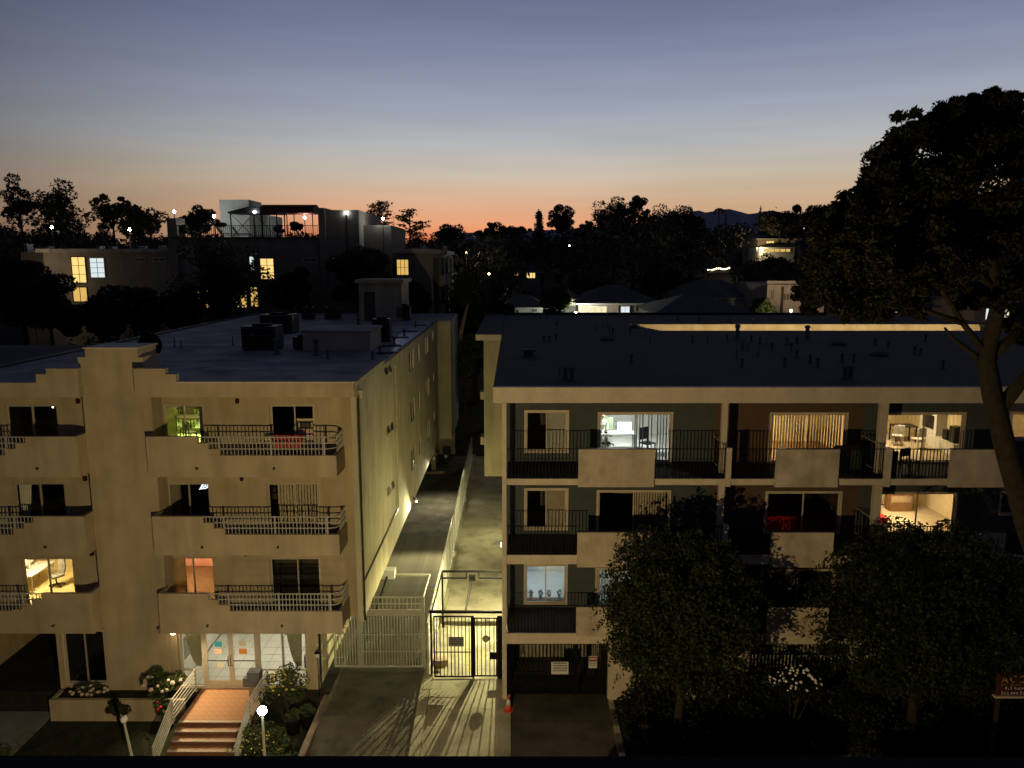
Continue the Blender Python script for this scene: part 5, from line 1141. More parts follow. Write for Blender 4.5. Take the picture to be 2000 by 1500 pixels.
# two trees added out of view on the pavement to shade the right garden
for x, lb in ((3.4, 'unseen tree added for shade on the pavement, nearer the driveways, just under the frame'), (8.6, 'unseen tree added for shade on the pavement, farther right, just under the frame')):
    tree('kerb_tree', lb, (x, 17.7, GL + .13), [(x, 17.7, GL + .13), (x + .05, 17.7, 1.6), (x, 17.7, 2.6)], [.1, .09, .07], ((x, 17.7, 3.15), (2.5, 1.3, .9)), 60, 260, .16, 'leaf_tree', cr=.27)
# signboard
SY = 23.3; p = A(1946, 1362, SY); q = A(2042, 1316, SY)
t = thing('signboard', 'dark red signboard with gold lettering at the right edge of the garden', 'sign', ((p.x + q.x) / 2, SY, GL))
B('board', 'sign_board', t, p.x, q.x, SY, SY + .08, p.z + .06, q.z); B('ledge', 'trim_paint', t, p.x - .08, q.x + .08, SY - .06, SY + .1, p.z, p.z + .06)
for x in (p.x + .15, q.x - .15): B('post', 'dark_wood', t, x - .05, x + .05, SY + .085, SY + .18, GL, q.z - .05)
B('rule', 'gold', t, p.x + .1, q.x - .1, SY - .008, SY - .001, p.z + .44, p.z + .455)
def text(s, x, z, size, y, mat, parent, name='lettering', ax_='LEFT'):
    c = bpy.data.curves.new(name, 'FONT'); c.body = s; c.size = size; c.extrude = .004; c.align_x = ax_; c.space_character = 1.15
    tmp = bpy.data.objects.new('tmp', c); col.objects.link(tmp)
    dg = bpy.context.evaluated_depsgraph_get(); me = bpy.data.meshes.new_from_object(tmp.evaluated_get(dg)); bpy.data.objects.remove(tmp)
    me.materials.append(MT[mat]) if not me.materials else me.materials.__setitem__(0, MT[mat])
    o = put(name, me, parent, (x, y, z)); o.rotation_euler = (math.pi / 2, 0, 0); return o
text('ACORN', p.x + .1, p.z + .52, .36, SY - .006, 'gold', t); text('415 Kemwa.', p.x + .24, p.z + .28, .15, SY - .006, 'sign_white', t); text('213.444.7388', p.x + .14, p.z + .10, .15, SY - .006, 'sign_white', t)
# ================================================================== BACKGROUND BUILDINGS
def P2(px0, px1, py0, py1, Y):
    a = A(px0, py0, Y); b = A(px1, py1, Y); return a.x, b.x, b.z, a.z
def bblock(parent, name, mat, px0, px1, py0, Y, dep, zb=0.0):
    x0, x1, _, z1 = P2(px0, px1, py0, py0, Y); return B(name, mat, parent, x0, x1, Y, Y + dep, zb, z1)
def bwin(parent, px0, px1, py0, py1, Y, mat='e_win_warm', fr='alu', nx=2, nz=1, w=.08):
    x0, x1, z0, z1 = P2(px0, px1, py0, py1, Y)
    f = frame_mb(x0, x1, z0, z1, Y - .06, Y - .002, w)
    for i in range(1, nx): xm = x0 + (x1 - x0) * i / nx; f.box(xm - w * .35, xm + w * .35, Y - .055, Y - .004, z0 + w, z1 - w)
    for i in range(1, nz): zm = z0 + (z1 - z0) * i / nz; f.box(x0 + w, x1 - w, Y - .05, Y - .006, zm - w * .3, zm + w * .3)
    o = f.build('window', fr, parent); MB().box(x0 + w, x1 - w, Y - .03, Y - .02, z0 + w, z1 - w).build('pane', mat, o); return o
DY = 76.0
D = thing('apartment_building', 'distant pale apartment building with a lamp-lit roof deck', 'building', A(480, 600, DY))
bblock(D, 'left_wing', 'deck_wall', 83, 338, 490, DY, 14); x0, x1, _, z1 = P2(83, 338, 488, 488, DY); B('left_wing_roof', 'roof_felt', D, x0 - .5, x1, DY - .4, DY + 14, z1 - .25, z1 + .1)
bblock(D, 'left_wing_end', 'int_dark', 40, 82, 492, DY + 1.5, 12)
bblock(D, 'deck_block', 'deck_wall', 338, 622, 466, DY - 1.0, 15); x0, x1, _, z1 = P2(338, 622, 463, 463, DY - 1.0); dz = z1
B('deck_floor', 'concrete_b', D, x0 - .2, x1, DY - 1.25, DY + 14, dz - .15, dz)
bblock(D, 'deck_pier', 'deck_wall', 325, 343, 426, DY - 1.1, 2.0)
bblock(D, 'stair_tower', 'deck_wall', 621, 700, 410, DY - 1.2, 12); x0, x1, _, z1 = P2(621, 634, 406, 406, DY - 1.3); B('tower_pier', 'deck_wall', D, x0, x1, DY - 1.4, DY + 2, 5, z1)
bblock(D, 'low_block', 'deck_wall', 700, 764, 440, DY + 1.0, 10)
bblock(D, 'right_wing', 'deck_wall', 772, 842, 490, DY - 4, 26); x0, x1, _, z1 = P2(768, 846, 488, 488, DY - 4.3); B('right_wing_roof', 'roof_felt', D, x0, x1, DY - 4.5, DY + 22, z1 - .3, z1 + .1)
x0, x1, _, z1 = P2(842, 842, 490, 490, DY - 4)
for i in range(4):
    y0 = DY - 2 + i * 5; B('bay_window', 'int_dark', D, x0 + .005, x0 + .5, y0, y0 + 3, z1 - 9, z1 - .6)
    for z in (z1 - 3.3, z1 - 6.2): B('balcony_front', 'deck_wall', D, x0 + .5, x0 + .9, y0 - .2, y0 + 3.2, z, z + 1.0)
x0, x1, _, z1 = P2(428, 468, 390, 390, DY + 3); B('lift_tower', 'deck_pale', D, x0, x1 + .9, DY + 3, DY + 7, dz, z1)
bblock(D, 'deck_room', 'deck_pale', 462, 523, 420, DY + 5, 5, dz)
bwin(D, 138, 171, 501, 553, DY, 'e_win_warm', 'black_metal', 2, 3, .07); bwin(D, 141, 173, 560, 590, DY, 'e_win_gold', 'black_metal', 2, 1); bwin(D, 174, 207, 503, 543, DY, 'e_win_white', 'white_metal', 2, 4, .07)
bwin(D, 507, 537, 504, 546, DY - 1, 'e_win_warm', 'black_metal', 2, 3, .07); bwin(D, 774, 799, 506, 538, DY - 4, 'e_win_gold', 'black_metal', 3, 2, .06); bwin(D, 592, 620, 503, 512, DY - 1, 'int_dark'); bwin(D, 262, 286, 503, 511, DY, 'int_dark'); bwin(D, 298, 325, 503, 511, DY, 'int_dark')
bwin(D, 384, 412, 566, 603, DY - 1, 'e_win_gold', 'black_metal', 2, 2, .07); bwin(D, 452, 484, 560, 602, DY - 1, 'e_win_gold', 'black_metal', 2, 2, .07); bwin(D, 488, 506, 560, 600, DY - 1, 'e_win_gold', 'black_metal', 2, 2, .07); bwin(D, 486, 498, 500, 530, DY - 1, 'e_win_white', 'black_metal', 1, 2, .07)
x0, x1, _, zr = P2(343, 621, 440, 440, DY - 1.15)
rl_ = MB().box(x0, x1, DY - 1.18, DY - 1.12, zr - .05, zr).box(x0, x1, DY - 1.17, DY - 1.13, dz + .1, dz + .14).build('deck_railing', 'black_metal', D)
bm = MB().box(-.018, .018, -.018, .018, 0, zr - dz).mesh('baluster', 'black_metal')
n = 70
for i in range(n): put('baluster', bm, rl_, (x0 + (x1 - x0) * (i + .5) / n, DY - 1.15, dz))
def deckthing(name, label, cat, px, py, Y): return thing(name, label, cat, A(px, py, Y))
t = thing('pergola', 'dark canopy pergola on the far roof deck', 'pergola', (A(495, 460, DY + 2).x, DY + 2, dz))
x0, x1, _, z1 = P2(450, 540, 417, 417, DY + 1)
for x in (x0, (x0 + x1) / 2, x1):
    for y in (DY + 1, DY + 3.6): MB().box(x - .05, x + .05, y - .05, y + .05, dz, z1).build('post', 'black_metal', t)
MB().prism([(x0 - .2, z1), (x1 + .2, z1), (x1 + .2, z1 + .15), ((x0 + x1) / 2, z1 + .75), (x0 - .2, z1 + .15)], DY + .8, DY + 3.8).build('canopy', 'black_metal', t)
MB().tube([(x0, DY + 1, dz), ((x0 + x1) / 2, DY + 1, z1)], .03, 5).tube([((x0 + x1) / 2, DY + 1, dz), (x0, DY + 1, z1)], .03, 5).tube([(x1, DY + 1, dz), ((x0 + x1) / 2, DY + 1, z1)], .03, 5).build('brace', 'black_metal', t)
t = thing('awning', 'dark red barrel awning on posts over the far roof deck', 'awning', (A(560, 460, DY + 1).x, DY + 1, dz))
x0, x1, z0, z1 = P2(507, 612, 398, 416, DY + .5)
m = MB(); k = 8
for i in range(k + 1):
    a = math.pi * i / k; m.v += [(x0, DY + 1.8 - 1.5 * math.cos(a), z0 + (z1 - z0) * math.sin(a)), (x1, DY + 1.8 - 1.5 * math.cos(a), z0 + (z1 - z0) * math.sin(a))]
for i in range(k): m.f.append((2 * i, 2 * i + 1, 2 * i + 3, 2 * i + 2))
m.f.append(tuple(range(0, 2 * k + 2, 2))); m.f.append(tuple(range(2 * k + 1, 0, -2))); m.build('canopy', 'awning', t)
for x in (x0 + .1, (x0 + x1) / 2, x1 - .1):
    for y in (DY + .5, DY + 3): MB().box(x - .04, x + .04, y - .04, y + .04, dz, z0 + .1).build('post', 'black_metal', t)
for i, (px, lb) in enumerate(((445, 'reclining lounge chair left of the pergola on the far deck'), (476, 'dark lounge chair under the pergola on the far deck'), (596, 'dark lounge chair at the right end of the far deck railing'))):
    p = A(px, 455, DY + .3); t = thing('lounge_chair', lb, 'lounge chair', (p.x, DY + .3, dz), 'lounge chairs on the far roof deck')
    B('seat', 'black_plastic', t, p.x - .6, p.x + .7, DY, DY + .6, dz + .3, dz + .38); m = MB(); m.v += [(p.x - .6, DY, dz + .35), (p.x - .6, DY + .6, dz + .35), (p.x - 1.0, DY + .6, dz + 1.0), (p.x - 1.0, DY, dz + 1.0)]; m.f.append((0, 1, 2, 3)); o = m.build('backrest', 'black_plastic', t); o.modifiers.new('s', 'SOLIDIFY').thickness = .06
    for x in (p.x - .55, p.x + .6):
        for y in (DY + .05, DY + .5): B('leg', 'black_plastic', t, x, x + .05, y, y + .05, dz, dz + .3)
for px, py, r, mt, lb in ((358, 448, 14, 'leaf_lit', 'bright green deck shrub at the left end of the far railing'), (405, 446, 13, 'leaf_brown', 'reddish deck shrub left of the second deck lamp'), (433, 440, 11, 'leaf_dark', 'narrow dark deck shrub left of the pale lift tower'), (578, 445, 17, 'leaf_dark', 'round dark deck shrub under the barrel awning'), (545, 450, 12, 'leaf_dark', 'low dark deck shrub between pergola and awning')):
    p = A(px, py, DY); rm = r * mpp(DY); bush('deck_shrub', lb, (p.x, DY, max(p.z, dz + rm * .8)), (rm, rm * .8, rm), 500, mt, .22, False, dz)
def lampost(px, py, Y, zb, label, r=.115, watts=0):
    p = A(px, py, Y); t = thing('deck_lamp', label, 'lamp', (p.x, Y, zb), 'white lamps on the far roofs')
    MB().ball(p, r, 12, 8).build('bulb', 'e_deck', t, True); MB().tube([(p.x, Y, zb), (p.x, Y, p.z - r)], .045, 6).build('post', 'dark_metal', t)
for px, py, Y, zb, lb in ((340, 413, DY - .6, dz, 'white lamp at the left end of the far roof deck'), (418, 422, DY, dz, 'white lamp left of the pale lift tower on the far deck'), (497, 414, DY + .6, dz, 'white lamp in front of the pergola on the far deck'), (595, 425, DY + 3, dz, 'white lamp under the barrel awning on the far deck'), (676, 416, DY - 1.3, dz - 2, 'white lamp on the tall block right of the far deck'), (748, 427, DY + .8, dz - 3, 'white lamp at the right end of the far building'),
                        (101, 444, DY + 5, 8, 'white lamp over the left wing roof, farthest left'), (253, 448, DY + 5, 8, 'white lamp over the left wing roof, nearer the deck')):
    lampost(px, py, Y, zb, lb, .06 if px == 676 else .115)
for i, (px, w, h) in enumerate(((192, 8, 8), (216, 9, 7), (275, 11, 8), (320, 18, 8), (85, 22, 7), (50, 8, 12), (826, 12, 8), (868, 8, 8))):
    x0, x1, z0, z1 = P2(px - w / 2, px + w / 2, 488 - h, 490, DY + 3); B('roof_unit', 'vent_metal', D, x0, x1, DY + 3, DY + 4, z0 - .4, z1)
# houses on the rise behind the right block
def house(label, px0, px1, yr, ye, Y, dep, wm, ov=.5, ridge=.35, roofm='shingle', cat='house'):
    xa, xb, _, ze = P2(px0, px1, ye, ye, Y); zr = A(1000, yr, Y + dep / 2).z; zb = min(gz(0, Y), ze - 2.8)
    t = thing('house', label, cat, ((xa + xb) / 2, Y + dep / 2, zb)); B('wall', wm, t, xa, xb, Y, Y + dep, zb - 1, ze)
    m = MB(); a, b, c, d = xa - ov, xb + ov, Y - ov, Y + dep + ov; w = b - a; r0, r1 = a + w * ridge, b - w * ridge; ym = (c + d) / 2
    m.v = [(a, c, ze), (b, c, ze), (b, d, ze), (a, d, ze), (r0, ym, zr), (r1, ym, zr)]; m.f = [(0, 1, 5, 4), (1, 2, 5), (2, 3, 4, 5), (3, 0, 4), (3, 2, 1, 0)]
    r = m.build('roof', roofm, t); MB().box(a, b, c - .03, c - .001, ze - .14, ze - .002).build('fascia', 'house_white', r); return t
h = house('white single-storey house with a dark hip roof left of the lit tree', 985, 1060, 576, 600, 88, 9, 'house_white'); bwin(h, 1006, 1014, 604, 613, 88, 'int_dark', 'house_white', 1); bwin(h, 1038, 1050, 602, 610, 88, 'int_dark', 'house_white', 2)
h = house('pinkish house with dark hip roof and two white-lit shuttered windows', 1130, 1290, 556, 592, 88, 12, 'house_pink', ridge=.42)
bwin(h, 1150, 1186, 597, 617, 88, 'e_win_cream', 'house_white', 3, 1, .1); bwin(h, 1212, 1230, 598, 615, 88, 'e_win_white', 'house_white', 2, 1, .05); bwin(h, 1247, 1260, 597, 606, 88, 'e_win_white', 'house_white', 2, 1, .05)
for a, b, c, d in ((1208, 1212, 597, 614), (1231, 1235, 597, 614), (1243, 1246, 596, 607), (1261, 1264, 596, 607)): x0, x1, z0, z1 = P2(a, b, c, d, 88); B('shutter', 'shutter', h, x0, x1, 87.94, 87.99, z0, z1)
h = house('small white house wing with bay window beside the lit tree', 1104, 1130, 568, 582, 92, 8, 'house_white', .3); bwin(h, 1112, 1124, 584, 598, 92, 'e_win_cream', 'house_white', 3, 1, .07)
house('broad dark hip roof just behind the flat roof of the right block', 1285, 1470, 574, 612, 76, 12, 'int_dark', .4, .42)
h = house('pale house with low grey roof left of the beige flats', 1325, 1500, 546, 582, 92, 14, 'house_white', ridge=.38); bwin(h, 1302, 1318, 589, 596, 91, 'e_win_white', 'house_white', 1)
t = thing('flats', 'two-storey beige flats with a white-framed corner window on the right', 'building', A(1570, 612, 84))
bblock(t, 'wall', 'house_beige', 1499, 1612, 556, 84, 12, 7); x0, x1, _, z1 = P2(1499, 1650, 553, 553, 84)
B('parapet', 'house_beige', t, x0 - .1, x1 - 2.2, 83.8, 84.2, z1 - .05, z1 + .25)
for a, b, c, d, mt, fr in ((1504, 1512, 565, 586, 'int_dark', 'house_beige'), (1529, 1542, 572, 588, 'int_dark', 'house_beige'), (1550, 1563, 575, 590, 'int_dark', 'house_beige'), (1572, 1588, 577, 598, 'int_dark', 'white_plastic')): bwin(t, a, b, c, d, 84, mt, fr, 2, 1, .1)
for px in (1526, 1566): x0, x1, z0, z1 = P2(px, px + 2, 560, 612, 84); B('downpipe', 'dark_wood', t, x0, x1, 83.9, 83.99, z0, z1)
for a, b, yr, ye, Y, wm, lb, wins in ((1615, 1700, 562, 582, 90, 'house_beige', 'low house with a golden lit window beneath the tall tree', [(1638, 1660, 590, 610, 'e_win_warm', 2, 2)]), (1724, 1784, 570, 586, 90, 'house_pink', 'low house with a wide pale window beneath the tall tree', [(1727, 1780, 600, 612, 'e_win_gold', 3, 1)]), (1905, 1975, 575, 588, 84, 'house_beige', 'house with white-lit windows behind the tall trunk', [(1925, 1950, 600, 625, 'e_win_white', 2, 1), (1962, 1970, 600, 625, 'e_win_cream', 1, 1)]), (1840, 1880, 590, 600, 90, 'house_pink', 'small house with an amber window left of the tall trunk', [(1848, 1865, 611, 622, 'e_win_warm', 1, 1)])):
    h = house(lb, a, b, yr, ye, Y, 9, wm)
    for q in wins: bwin(h, q[0], q[1], q[2], q[3], Y, q[4], 'house_white', q[5], q[6], .07)
h = house('far house with glowing veranda windows in the dark trees at mid distance', 1000, 1055, 512, 531, 130, 10, 'house_beige'); bwin(h, 1028, 1046, 532, 544, 130, 'e_win_warm', 'wood', 3, 1, .1); bwin(h, 1004, 1014, 533, 539, 130, 'e_win_gold', 'wood', 1, 1)
h = house('hillside house with three small lit windows under its eaves', 1480, 1560, 458, 466, 190, 12, 'house_beige'); bwin(h, 1496, 1512, 470, 476, 190, 'e_win_warm', 'house_beige', 3, 1, .12)
h = house('cream floodlit gabled house on the dark hillside', 1485, 1552, 474, 483, 185, 9, 'house_white', .2, .5); bwin(h, 1490, 1545, 484, 494, 185, 'e_win_gold', 'house_white', 5, 1, .3)
# string lights
t = thing('string_lights', 'string of small warm bulbs over a terrace in the dark trees', 'string lights', A(1403, 530, 150))
pts = [A(1383 + i * 4.1, 526.5 - 2.5 * (i / 10) + 1.2 * math.sin(i), 150) for i in range(11)]
MB().tube(pts, .02, 5).build('cable', 'black_metal', t)
bl = MB().ball((0, 0, 0), .14, 8, 6).mesh('bulb', 'e_spark')
for q in pts: put('bulb', bl, t, q)
x0, x1, z0, z1 = P2(1388, 1425, 529, 534, 150); tag(B('terrace_roof', 'house_beige', None, x0, x1, 150, 153, z0, z1), 'flat pale terrace roof just under the string lights', 'terrace')
WT = {5: (900, (.95, 1, .8)), 9: (900, (1, .78, .5)), 10: (700, (1, .85, .65)), 2: (1500, (1, .78, .42)), 6: (200, (1, .8, .4)), 11: (230, (1, .75, .45))}  # point lights added at some bulbs to brighten nearby houses and trees
for i, (px, py, Y, lb) in enumerate(((1112, 480, 140, 'tiny white light in the dark trees left of the hill'), (1178, 494, 150, 'faint tiny light in the dark trees above the pink house'), (1479, 485, 184, 'round light left of the floodlit hillside house'), (1570, 446, 210, 'tiny light high on the dark hillside'), (1636, 484, 150, 'tiny light in the tall tree by the hillside'), (1125, 612, 86, 'white porch light between the lit tree and the pink house'), (911, 494, 110, 'amber light under the tree right of the far building'), (955, 535, 110, 'tiny pale light among the dark trees in the middle'), (1350, 472, 170, 'faint tiny light in the middle of the hillside trees'), (1545, 607, 79, 'small amber light in front of the beige flats'), (1268, 609, 84, 'pale light in front of the pink house, right of its windows'), (60, 540, 73, 'small amber light at the left end of the far building'))):
    p = A(px, py, Y); t = thing('garden_light', lb, 'light', (p.x, Y, gz(p.x, Y)))
    MB().ball(p, .16, 8, 6).build('bulb', 'e_deck' if i in (5,) else 'e_spark', t, True); WT.get(i) and point('bulb_fill', (p.x, p.y - .4, p.z + .1), WT[i][0], WT[i][1], .15, t); MB().tube([(p.x, Y, gz(p.x, Y)), (p.x, Y, p.z - .15)], .05, 5).build('post', 'dark_metal', t)
# ================================================================== BACKGROUND TREES
def ftree(label, px, yt, Y, w, kindt='round', h=None, leaf='leaf_far', size=None, dens=1.3, group='trees along the skyline', bark='bark', yb=None):
    top = A(px, yt, Y); g = gz(top.x, Y); k = mpp(Y); W = w * k; x = top.x; size = size or max(.36, 4.2 * k)
    zb = A(px, yb, Y).z if yb else None
    t = thing({'round': 'leafy_tree', 'sparse': 'eucalyptus_tree', 'cypress': 'cypress_tree', 'conifer': 'conifer_tree', 'cedar': 'cedar_tree', 'palm': 'palm_tree'}[kindt], label, 'tree', (x, Y, g), group)
    m = MB(); z1 = top.z
    if kindt in ('round', 'sparse'):
        H_t = h * k if h else (z1 - g) * .75
        c = (x, Y, z1 - H_t / 2); r = (W / 2, W / 2 * .8, H_t / 2)
        if kindt == 'round': P, cs = crown_pts(c, r, 34, int(150 * dens), .36, -.8)
        else: P, cs = crown_pts(c, r, 30, int(110 * dens), .22, -.7)
        m.tube([(x, Y, g), (x + .1, Y, (g + c[2]) / 2), (x, Y, c[2])], [W * .035 + .1, W * .03 + .08, .08], 6); branches(m, (x, Y, c[2] - H_t * .3), cs, .1, int(px), 14 if kindt == 'sparse' else 8, 4)
        leafcloud('crown', P, size, leaf, t)
    elif kindt == 'cypress':
        n = int(500 * dens); u = rng.random(n); zz = g + (z1 - g) * (.08 + .92 * u); rr_ = W / 2 * np.sin(np.pi * np.clip(u * .8 + .2, 0, 1)) ** .7 * rng.random(n) ** .5; a = rng.random(n) * 6.28
        leafcloud('crown', np.stack([x + rr_ * np.cos(a), Y + rr_ * np.sin(a), zz], 1), size * .8, leaf, t); m.tube([(x, Y, g), (x, Y, z1 - .5)], [.18, .03], 6)
    elif kindt == 'conifer':
        m.tube([(x, Y, g), (x, Y, z1)], [.25, .03], 6); P = []
        for i in range(16):
            u = i / 16; z = z1 - min((z1 - g) * .75, 62 * k) * u - .2; L = W / 2 * (u * .9 + .12)
            for q in range(7):
                a = q * .9 + i; m.tube([(x, Y, z), (x + L * math.cos(a), Y + L * math.sin(a), z - .1 * L)], [.05, .01], 4)
                s_ = rng.random((22, 1)); P.append(np.array([[x, Y, z]]) + s_ * np.array([[L * math.cos(a), L * math.sin(a), -.25 * L]]) + rng.normal(size=(22, 3)) * .2)
        leafcloud('crown', np.concatenate(P), size, leaf, t)
    elif kindt == 'cedar':
        m.tube([(x, Y, g), (x, Y, z1 - .3)], [.35, .08], 6); P = []
        Ht = h * k
        for i in range(26):
            u = (i + rng.uniform(0, .8)) / 26; z = z1 - Ht * u; L = W / 2 * (.62 + .38 * math.sin(u * 2.6 + .2)) * rng.uniform(.55, 1); a = rng.uniform(0, 6.28)
            e = np.array([L * math.cos(a), L * math.sin(a) * .8, .12 * L]); m.tube([(x, Y, z - .5), (x + e[0] * .6, Y + e[1] * .6, z), (x + e[0], Y + e[1], z + e[2])], [.08, .06, .02], 4)
            s_ = .35 + .65 * rng.random((60, 1)); P.append(np.array([[x, Y, z]]) + s_ * e[None] + rng.normal(size=(60, 3)) * np.array([[.45, .45, .10]]))
        leafcloud('crown', np.concatenate(P), size, leaf, t, .7)
    elif kindt == 'palm':
        m.tube([(x, Y, g), (x, Y, z1 - .8)], [.2, .15], 6); P = []
        for q in range(16):
            a = q * .7; s_ = np.linspace(.1, 1, 12)[:, None]; P.append(np.array([[x, Y, z1 - .7]]) + s_ * np.array([[W / 2 * math.cos(a), W / 2 * math.sin(a), .9]]) - np.array([[0, 0, 1.6]]) * s_ ** 2 + rng.normal(size=(12, 3)) * .08)
        leafcloud('crown', np.concatenate(P), size, leaf, t)
    m.build('trunk', bark, t)
    return t
FT = [('airy eucalyptus at the far left of the skyline', 32, 343, 100, 75, 'sparse', 120), ('dense dark tree with a knobbed top behind the left-hand lamp', 112, 352, 96, 100, 'round', 130), ('thin-branched tree between the two left lamps', 215, 370, 104, 80, 'sparse', 90), ('dark tree just left of the far roof deck', 275, 392, 96, 85, 'round', 80), ('rounded dark tree behind the deck lamp left of the lift tower', 388, 404, 110, 70, 'round', 60), ('leafy dark tree right of the tall block at the far deck', 718, 418, 92, 60, 'round', 70),
      ('flat-topped cedar above the far building', 740, 395, 110, 46, 'cedar', 55), ('broad cedar with tiered branches right of the far building', 800, 413, 115, 74, 'cedar', 60), ('low tree at the brightest point of the sunset', 878, 438, 150, 60, 'round', 45), ('spreading low tree in the middle of the sunset skyline', 968, 433, 170, 70, 'sparse', 40), ('small tuft-topped tree in the middle skyline', 1015, 436, 160, 45, 'sparse', 35), ('small conifer with level branches on the skyline', 1053, 414, 150, 34, 'conifer', None), ('tall dense tree beside the small conifer on the skyline', 1098, 402, 140, 46, 'round', 60), ('shrubby tree at the foot of the rising hill', 1140, 430, 140, 50, 'sparse', 40),
      ('big dark tree left of the clumpy eucalyptus on the hill', 1200, 384, 135, 70, 'round', 90), ('clumpy eucalyptus standing highest on the hill skyline', 1240, 377, 138, 75, 'sparse', 60), ('dark spiky-topped tree right of the clumpy eucalyptus', 1310, 398, 145, 90, 'round', 70), ('dark tree in front of the distant mountains, left side', 1350, 410, 150, 60, 'round', 60), ('small palm in front of the distant mountains', 1405, 404, 200, 22, 'palm', None), ('single dark cypress spire on the right skyline', 1486, 402, 200, 9, 'cypress', None), ('small cypress beside the palm', 1418, 418, 200, 7, 'cypress', None), ('dark rounded tree right of the cypress spire', 1525, 412, 190, 70, 'round', 50), ('small round tree right of the cypress, standing up from the ridge', 1556, 401, 200, 16, 'round', 12), ('tree on the ridge left of the tall tree', 1600, 396, 180, 60, 'round', 60)]
for lb, px, yt, Y, w, kd, h in FT: ftree(lb, px, yt, Y, w, kd, h)
MID = [('big dark tree hiding the middle of the far building', 430, 468, 70, 165, 'round', 185, 'leaf_dark', 1.0), ('round clipped dark tree under the warm far window', 565, 520, 70, 80, 'round', 100, 'leaf_dark', 1.6), ('broad dark tree in front of the far stair tower', 705, 462, 70, 125, 'round', 160, 'leaf_dark', 1.5), ('dark tree between the stair bulkhead and the far right wing', 812, 545, 69, 50, 'round', 80, 'leaf_dark', 1.4), ('dense tree at the left edge in front of the far building', 30, 470, 68, 110, 'round', 180, 'leaf_dark', 1.4), ('lower dark tree at the left edge behind the left roof', 90, 545, 66, 120, 'round', 120, 'leaf_dark', 1.2), ('dark bushy tree left of the big central tree', 255, 550, 69, 130, 'round', 110, 'leaf_dark', 1.3), ('dark tree below the lit left wing windows', 190, 560, 68, 90, 'round', 100, 'leaf_dark', 1.1), ('narrow dark tree between the central tree and the warm window', 350, 560, 68, 80, 'round', 90, 'leaf_dark', 1.0),
       ('tall dark tree rising behind the rear of the left block', 925, 520, 78, 90, 'round', 230, 'leaf_dark', 1.6), ('dark tree above the back of the driveway', 965, 560, 74, 75, 'round', 180, 'leaf_dark', 1.5), ('green tree lit by a porch lamp beside the white house', 1086, 548, 84, 50, 'round', 70, 'leaf_lit', 1.3), ('dim green tree behind the lit tree', 1135, 520, 100, 90, 'round', 80, 'leaf_bush', 1.2), ('weeping dark tree behind the pink house roof', 1290, 520, 104, 90, 'round', 75, 'leaf_dark', 1.2), ('dark tree at the centre behind the houses', 962, 478, 120, 110, 'round', 90, 'leaf_far', 1.2), ('bushy dark tree beside the beige flats', 1490, 580, 82, 45, 'round', 45, 'leaf_bush', 1.0), ('amber-lit small tree behind the beige flats', 1565, 540, 88, 22, 'round', 18, 'leaf_brown', 1.2), ('small leafy tree by the far veranda house', 1110, 520, 120, 40, 'round', 45, 'leaf_brown', 1.0), ('dark tree under the floodlit hillside house', 1515, 500, 170, 90, 'round', 50, 'leaf_far', 1.2), ('leafy shrubbery below the back end of the driveway', 905, 640, 67.8, 60, 'round', 110, 'leaf_bush', 1.0)]
for lb, px, yt, Y, w, kd, h, lf, dn in MID: ftree(lb, px, yt, Y, w, kd, h, lf, .34, dn * 2.0, 'trees behind the blocks')
t = thing('leaning_tree', 'pale leaning trunk behind the rear corner of the left block', 'tree', A(888, 740, 69)); MB().tube([A(884, 760, 69), A(893, 700, 69), A(902, 640, 69), A(915, 590, 69)], [.3, .25, .2, .1], 8).build('trunk', 'bark_pale', t, True)
q = A(920, 560, 69); P, cs = crown_pts(q, (1.8, 1.5, 2), 14, 160, .4); leafcloud('crown', P, .3, 'leaf_dark', t)
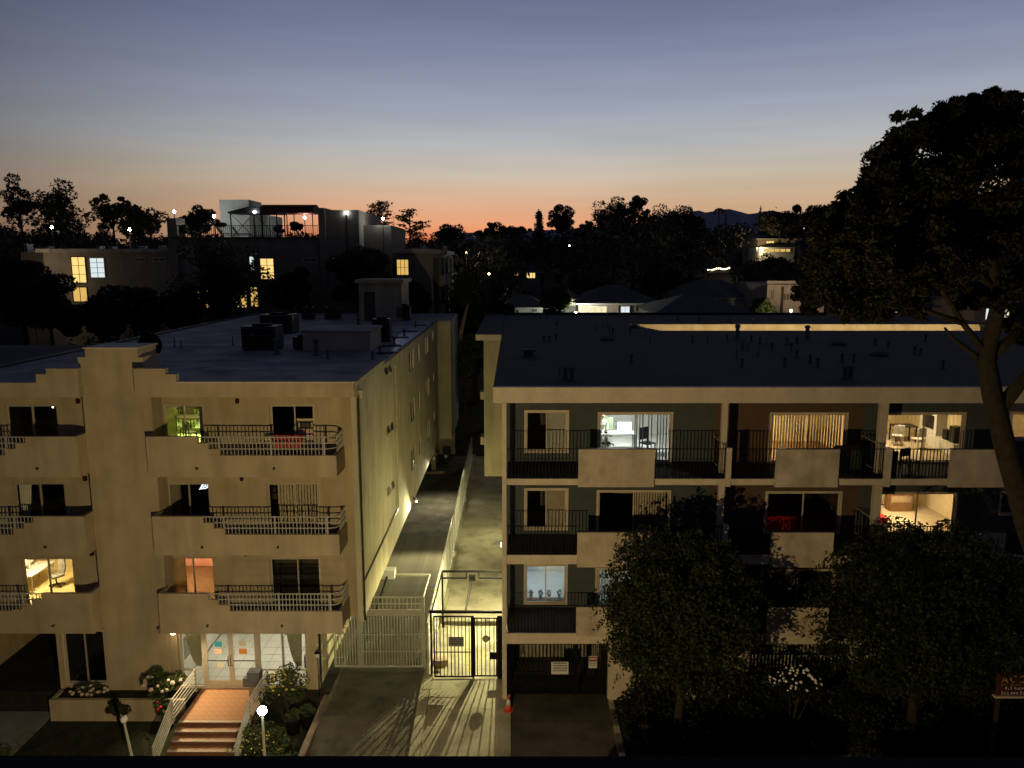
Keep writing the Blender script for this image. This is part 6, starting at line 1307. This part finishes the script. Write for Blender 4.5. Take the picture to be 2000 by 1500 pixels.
# wooded hillside that reads as one mass
skx = [-60, 0, 60, 320, 640, 760, 845, 880, 1000, 1100, 1150, 1200, 1290, 1350, 1385, 1450, 1500, 1560, 1640, 1720, 2060]; sky_ = [425, 430, 445, 455, 452, 462, 464, 452, 450, 446, 446, 412, 408, 416, 436, 432, 408, 402, 392, 386, 380]
Pw = []
for i in range(620):
    px = rng.uniform(-60, 2060); Y = rng.uniform(100, 290); yt = np.interp(px, skx, sky_) + rng.exponential(20) + 1
    for h0, h1, hy, hY in ((1475, 1565, 497, 184), (995, 1060, 546, 129), (1376, 1432, 536, 149)):
        if h0 - 28 < px < h1 + 28 and Y < hY: yt = max(yt, hy + 14)
    top = A(px, yt, Y); g = gz(top.x, Y)
    if yt > 540: continue
    if top.z < g + 2: top.z = g + 2 + rng.uniform(0, 3)
    w = rng.uniform(2.2, 5.0); hh = min(top.z - g, rng.uniform(5, 11))
    n = 240; d = rng.normal(size=(n, 3)); d /= np.linalg.norm(d, axis=1)[:, None]
    pts = np.array([top.x, Y, top.z - hh / 2]) + d * (rng.random((n, 1)) ** .3) * np.array([w, w, hh / 2]); pts += rng.normal(size=(n, 3)) * .35
    Pw.append(pts)
for i in range(170):      # nearer dark greenery between the houses
    px = rng.uniform(850, 2040); Y = rng.uniform(97, 125)
    if 975 < px < 1080 or 1360 < px < 1445: continue
    x = A(px, 560, Y).x; g = gz(x, Y); hh = rng.uniform(3, 6.5)
    n = 200; d = rng.normal(size=(n, 3)); d /= np.linalg.norm(d, axis=1)[:, None]
    Pw.append(np.array([x, Y, g + hh / 2]) + d * (rng.random((n, 1)) ** .3) * np.array([2.2, 2.0, hh / 2 + .5]) + rng.normal(size=(n, 3)) * .2)
kind(leafcloud('woodland', np.concatenate(Pw), .85, 'leaf_far'), 'stuff')
P = np.concatenate([clump_pts((rng.uniform(-40, -9), rng.uniform(68.5, 72), rng.uniform(6, 9)), (2.0, 1.2, 3.0), 180) for i in range(46)])
kind(leafcloud('undergrowth', P, .4, 'leaf_dark'), 'stuff')
# mountains
m = MB(); MY = 7000.
prof = [(1330, 425), (1352, 413), (1365, 411), (1378, 415), (1390, 413), (1402, 412), (1412, 409), (1424, 408), (1436, 411), (1448, 414), (1462, 418), (1478, 416), (1492, 413), (1510, 411), (1530, 416), (1550, 417), (1570, 418), (1590, 419), (1610, 420), (1640, 420), (1700, 420), (1800, 422)]
prof = [(900, 455), (1100, 448), (1250, 436)] + prof + [(2100, 425)]
n = len(prof)
for (x, y) in prof:
    a = A(x, y, MY); m.v += [tuple(a), (a.x, MY - 900, a.z * .45), (a.x, MY - 1800, 0), (a.x, MY + 1500, 0)]
for i in range(n - 1):
    for k in range(3):
        p_, q_ = (0, 1, 2)[k], (1, 2, None)[k]
    m.f += [(4 * i, 4 * i + 1, 4 * i + 5, 4 * i + 4), (4 * i + 1, 4 * i + 2, 4 * i + 6, 4 * i + 5), (4 * i + 3, 4 * i, 4 * i + 4, 4 * i + 7)]
kind(m.build('mountains', 'mountain'), 'structure')
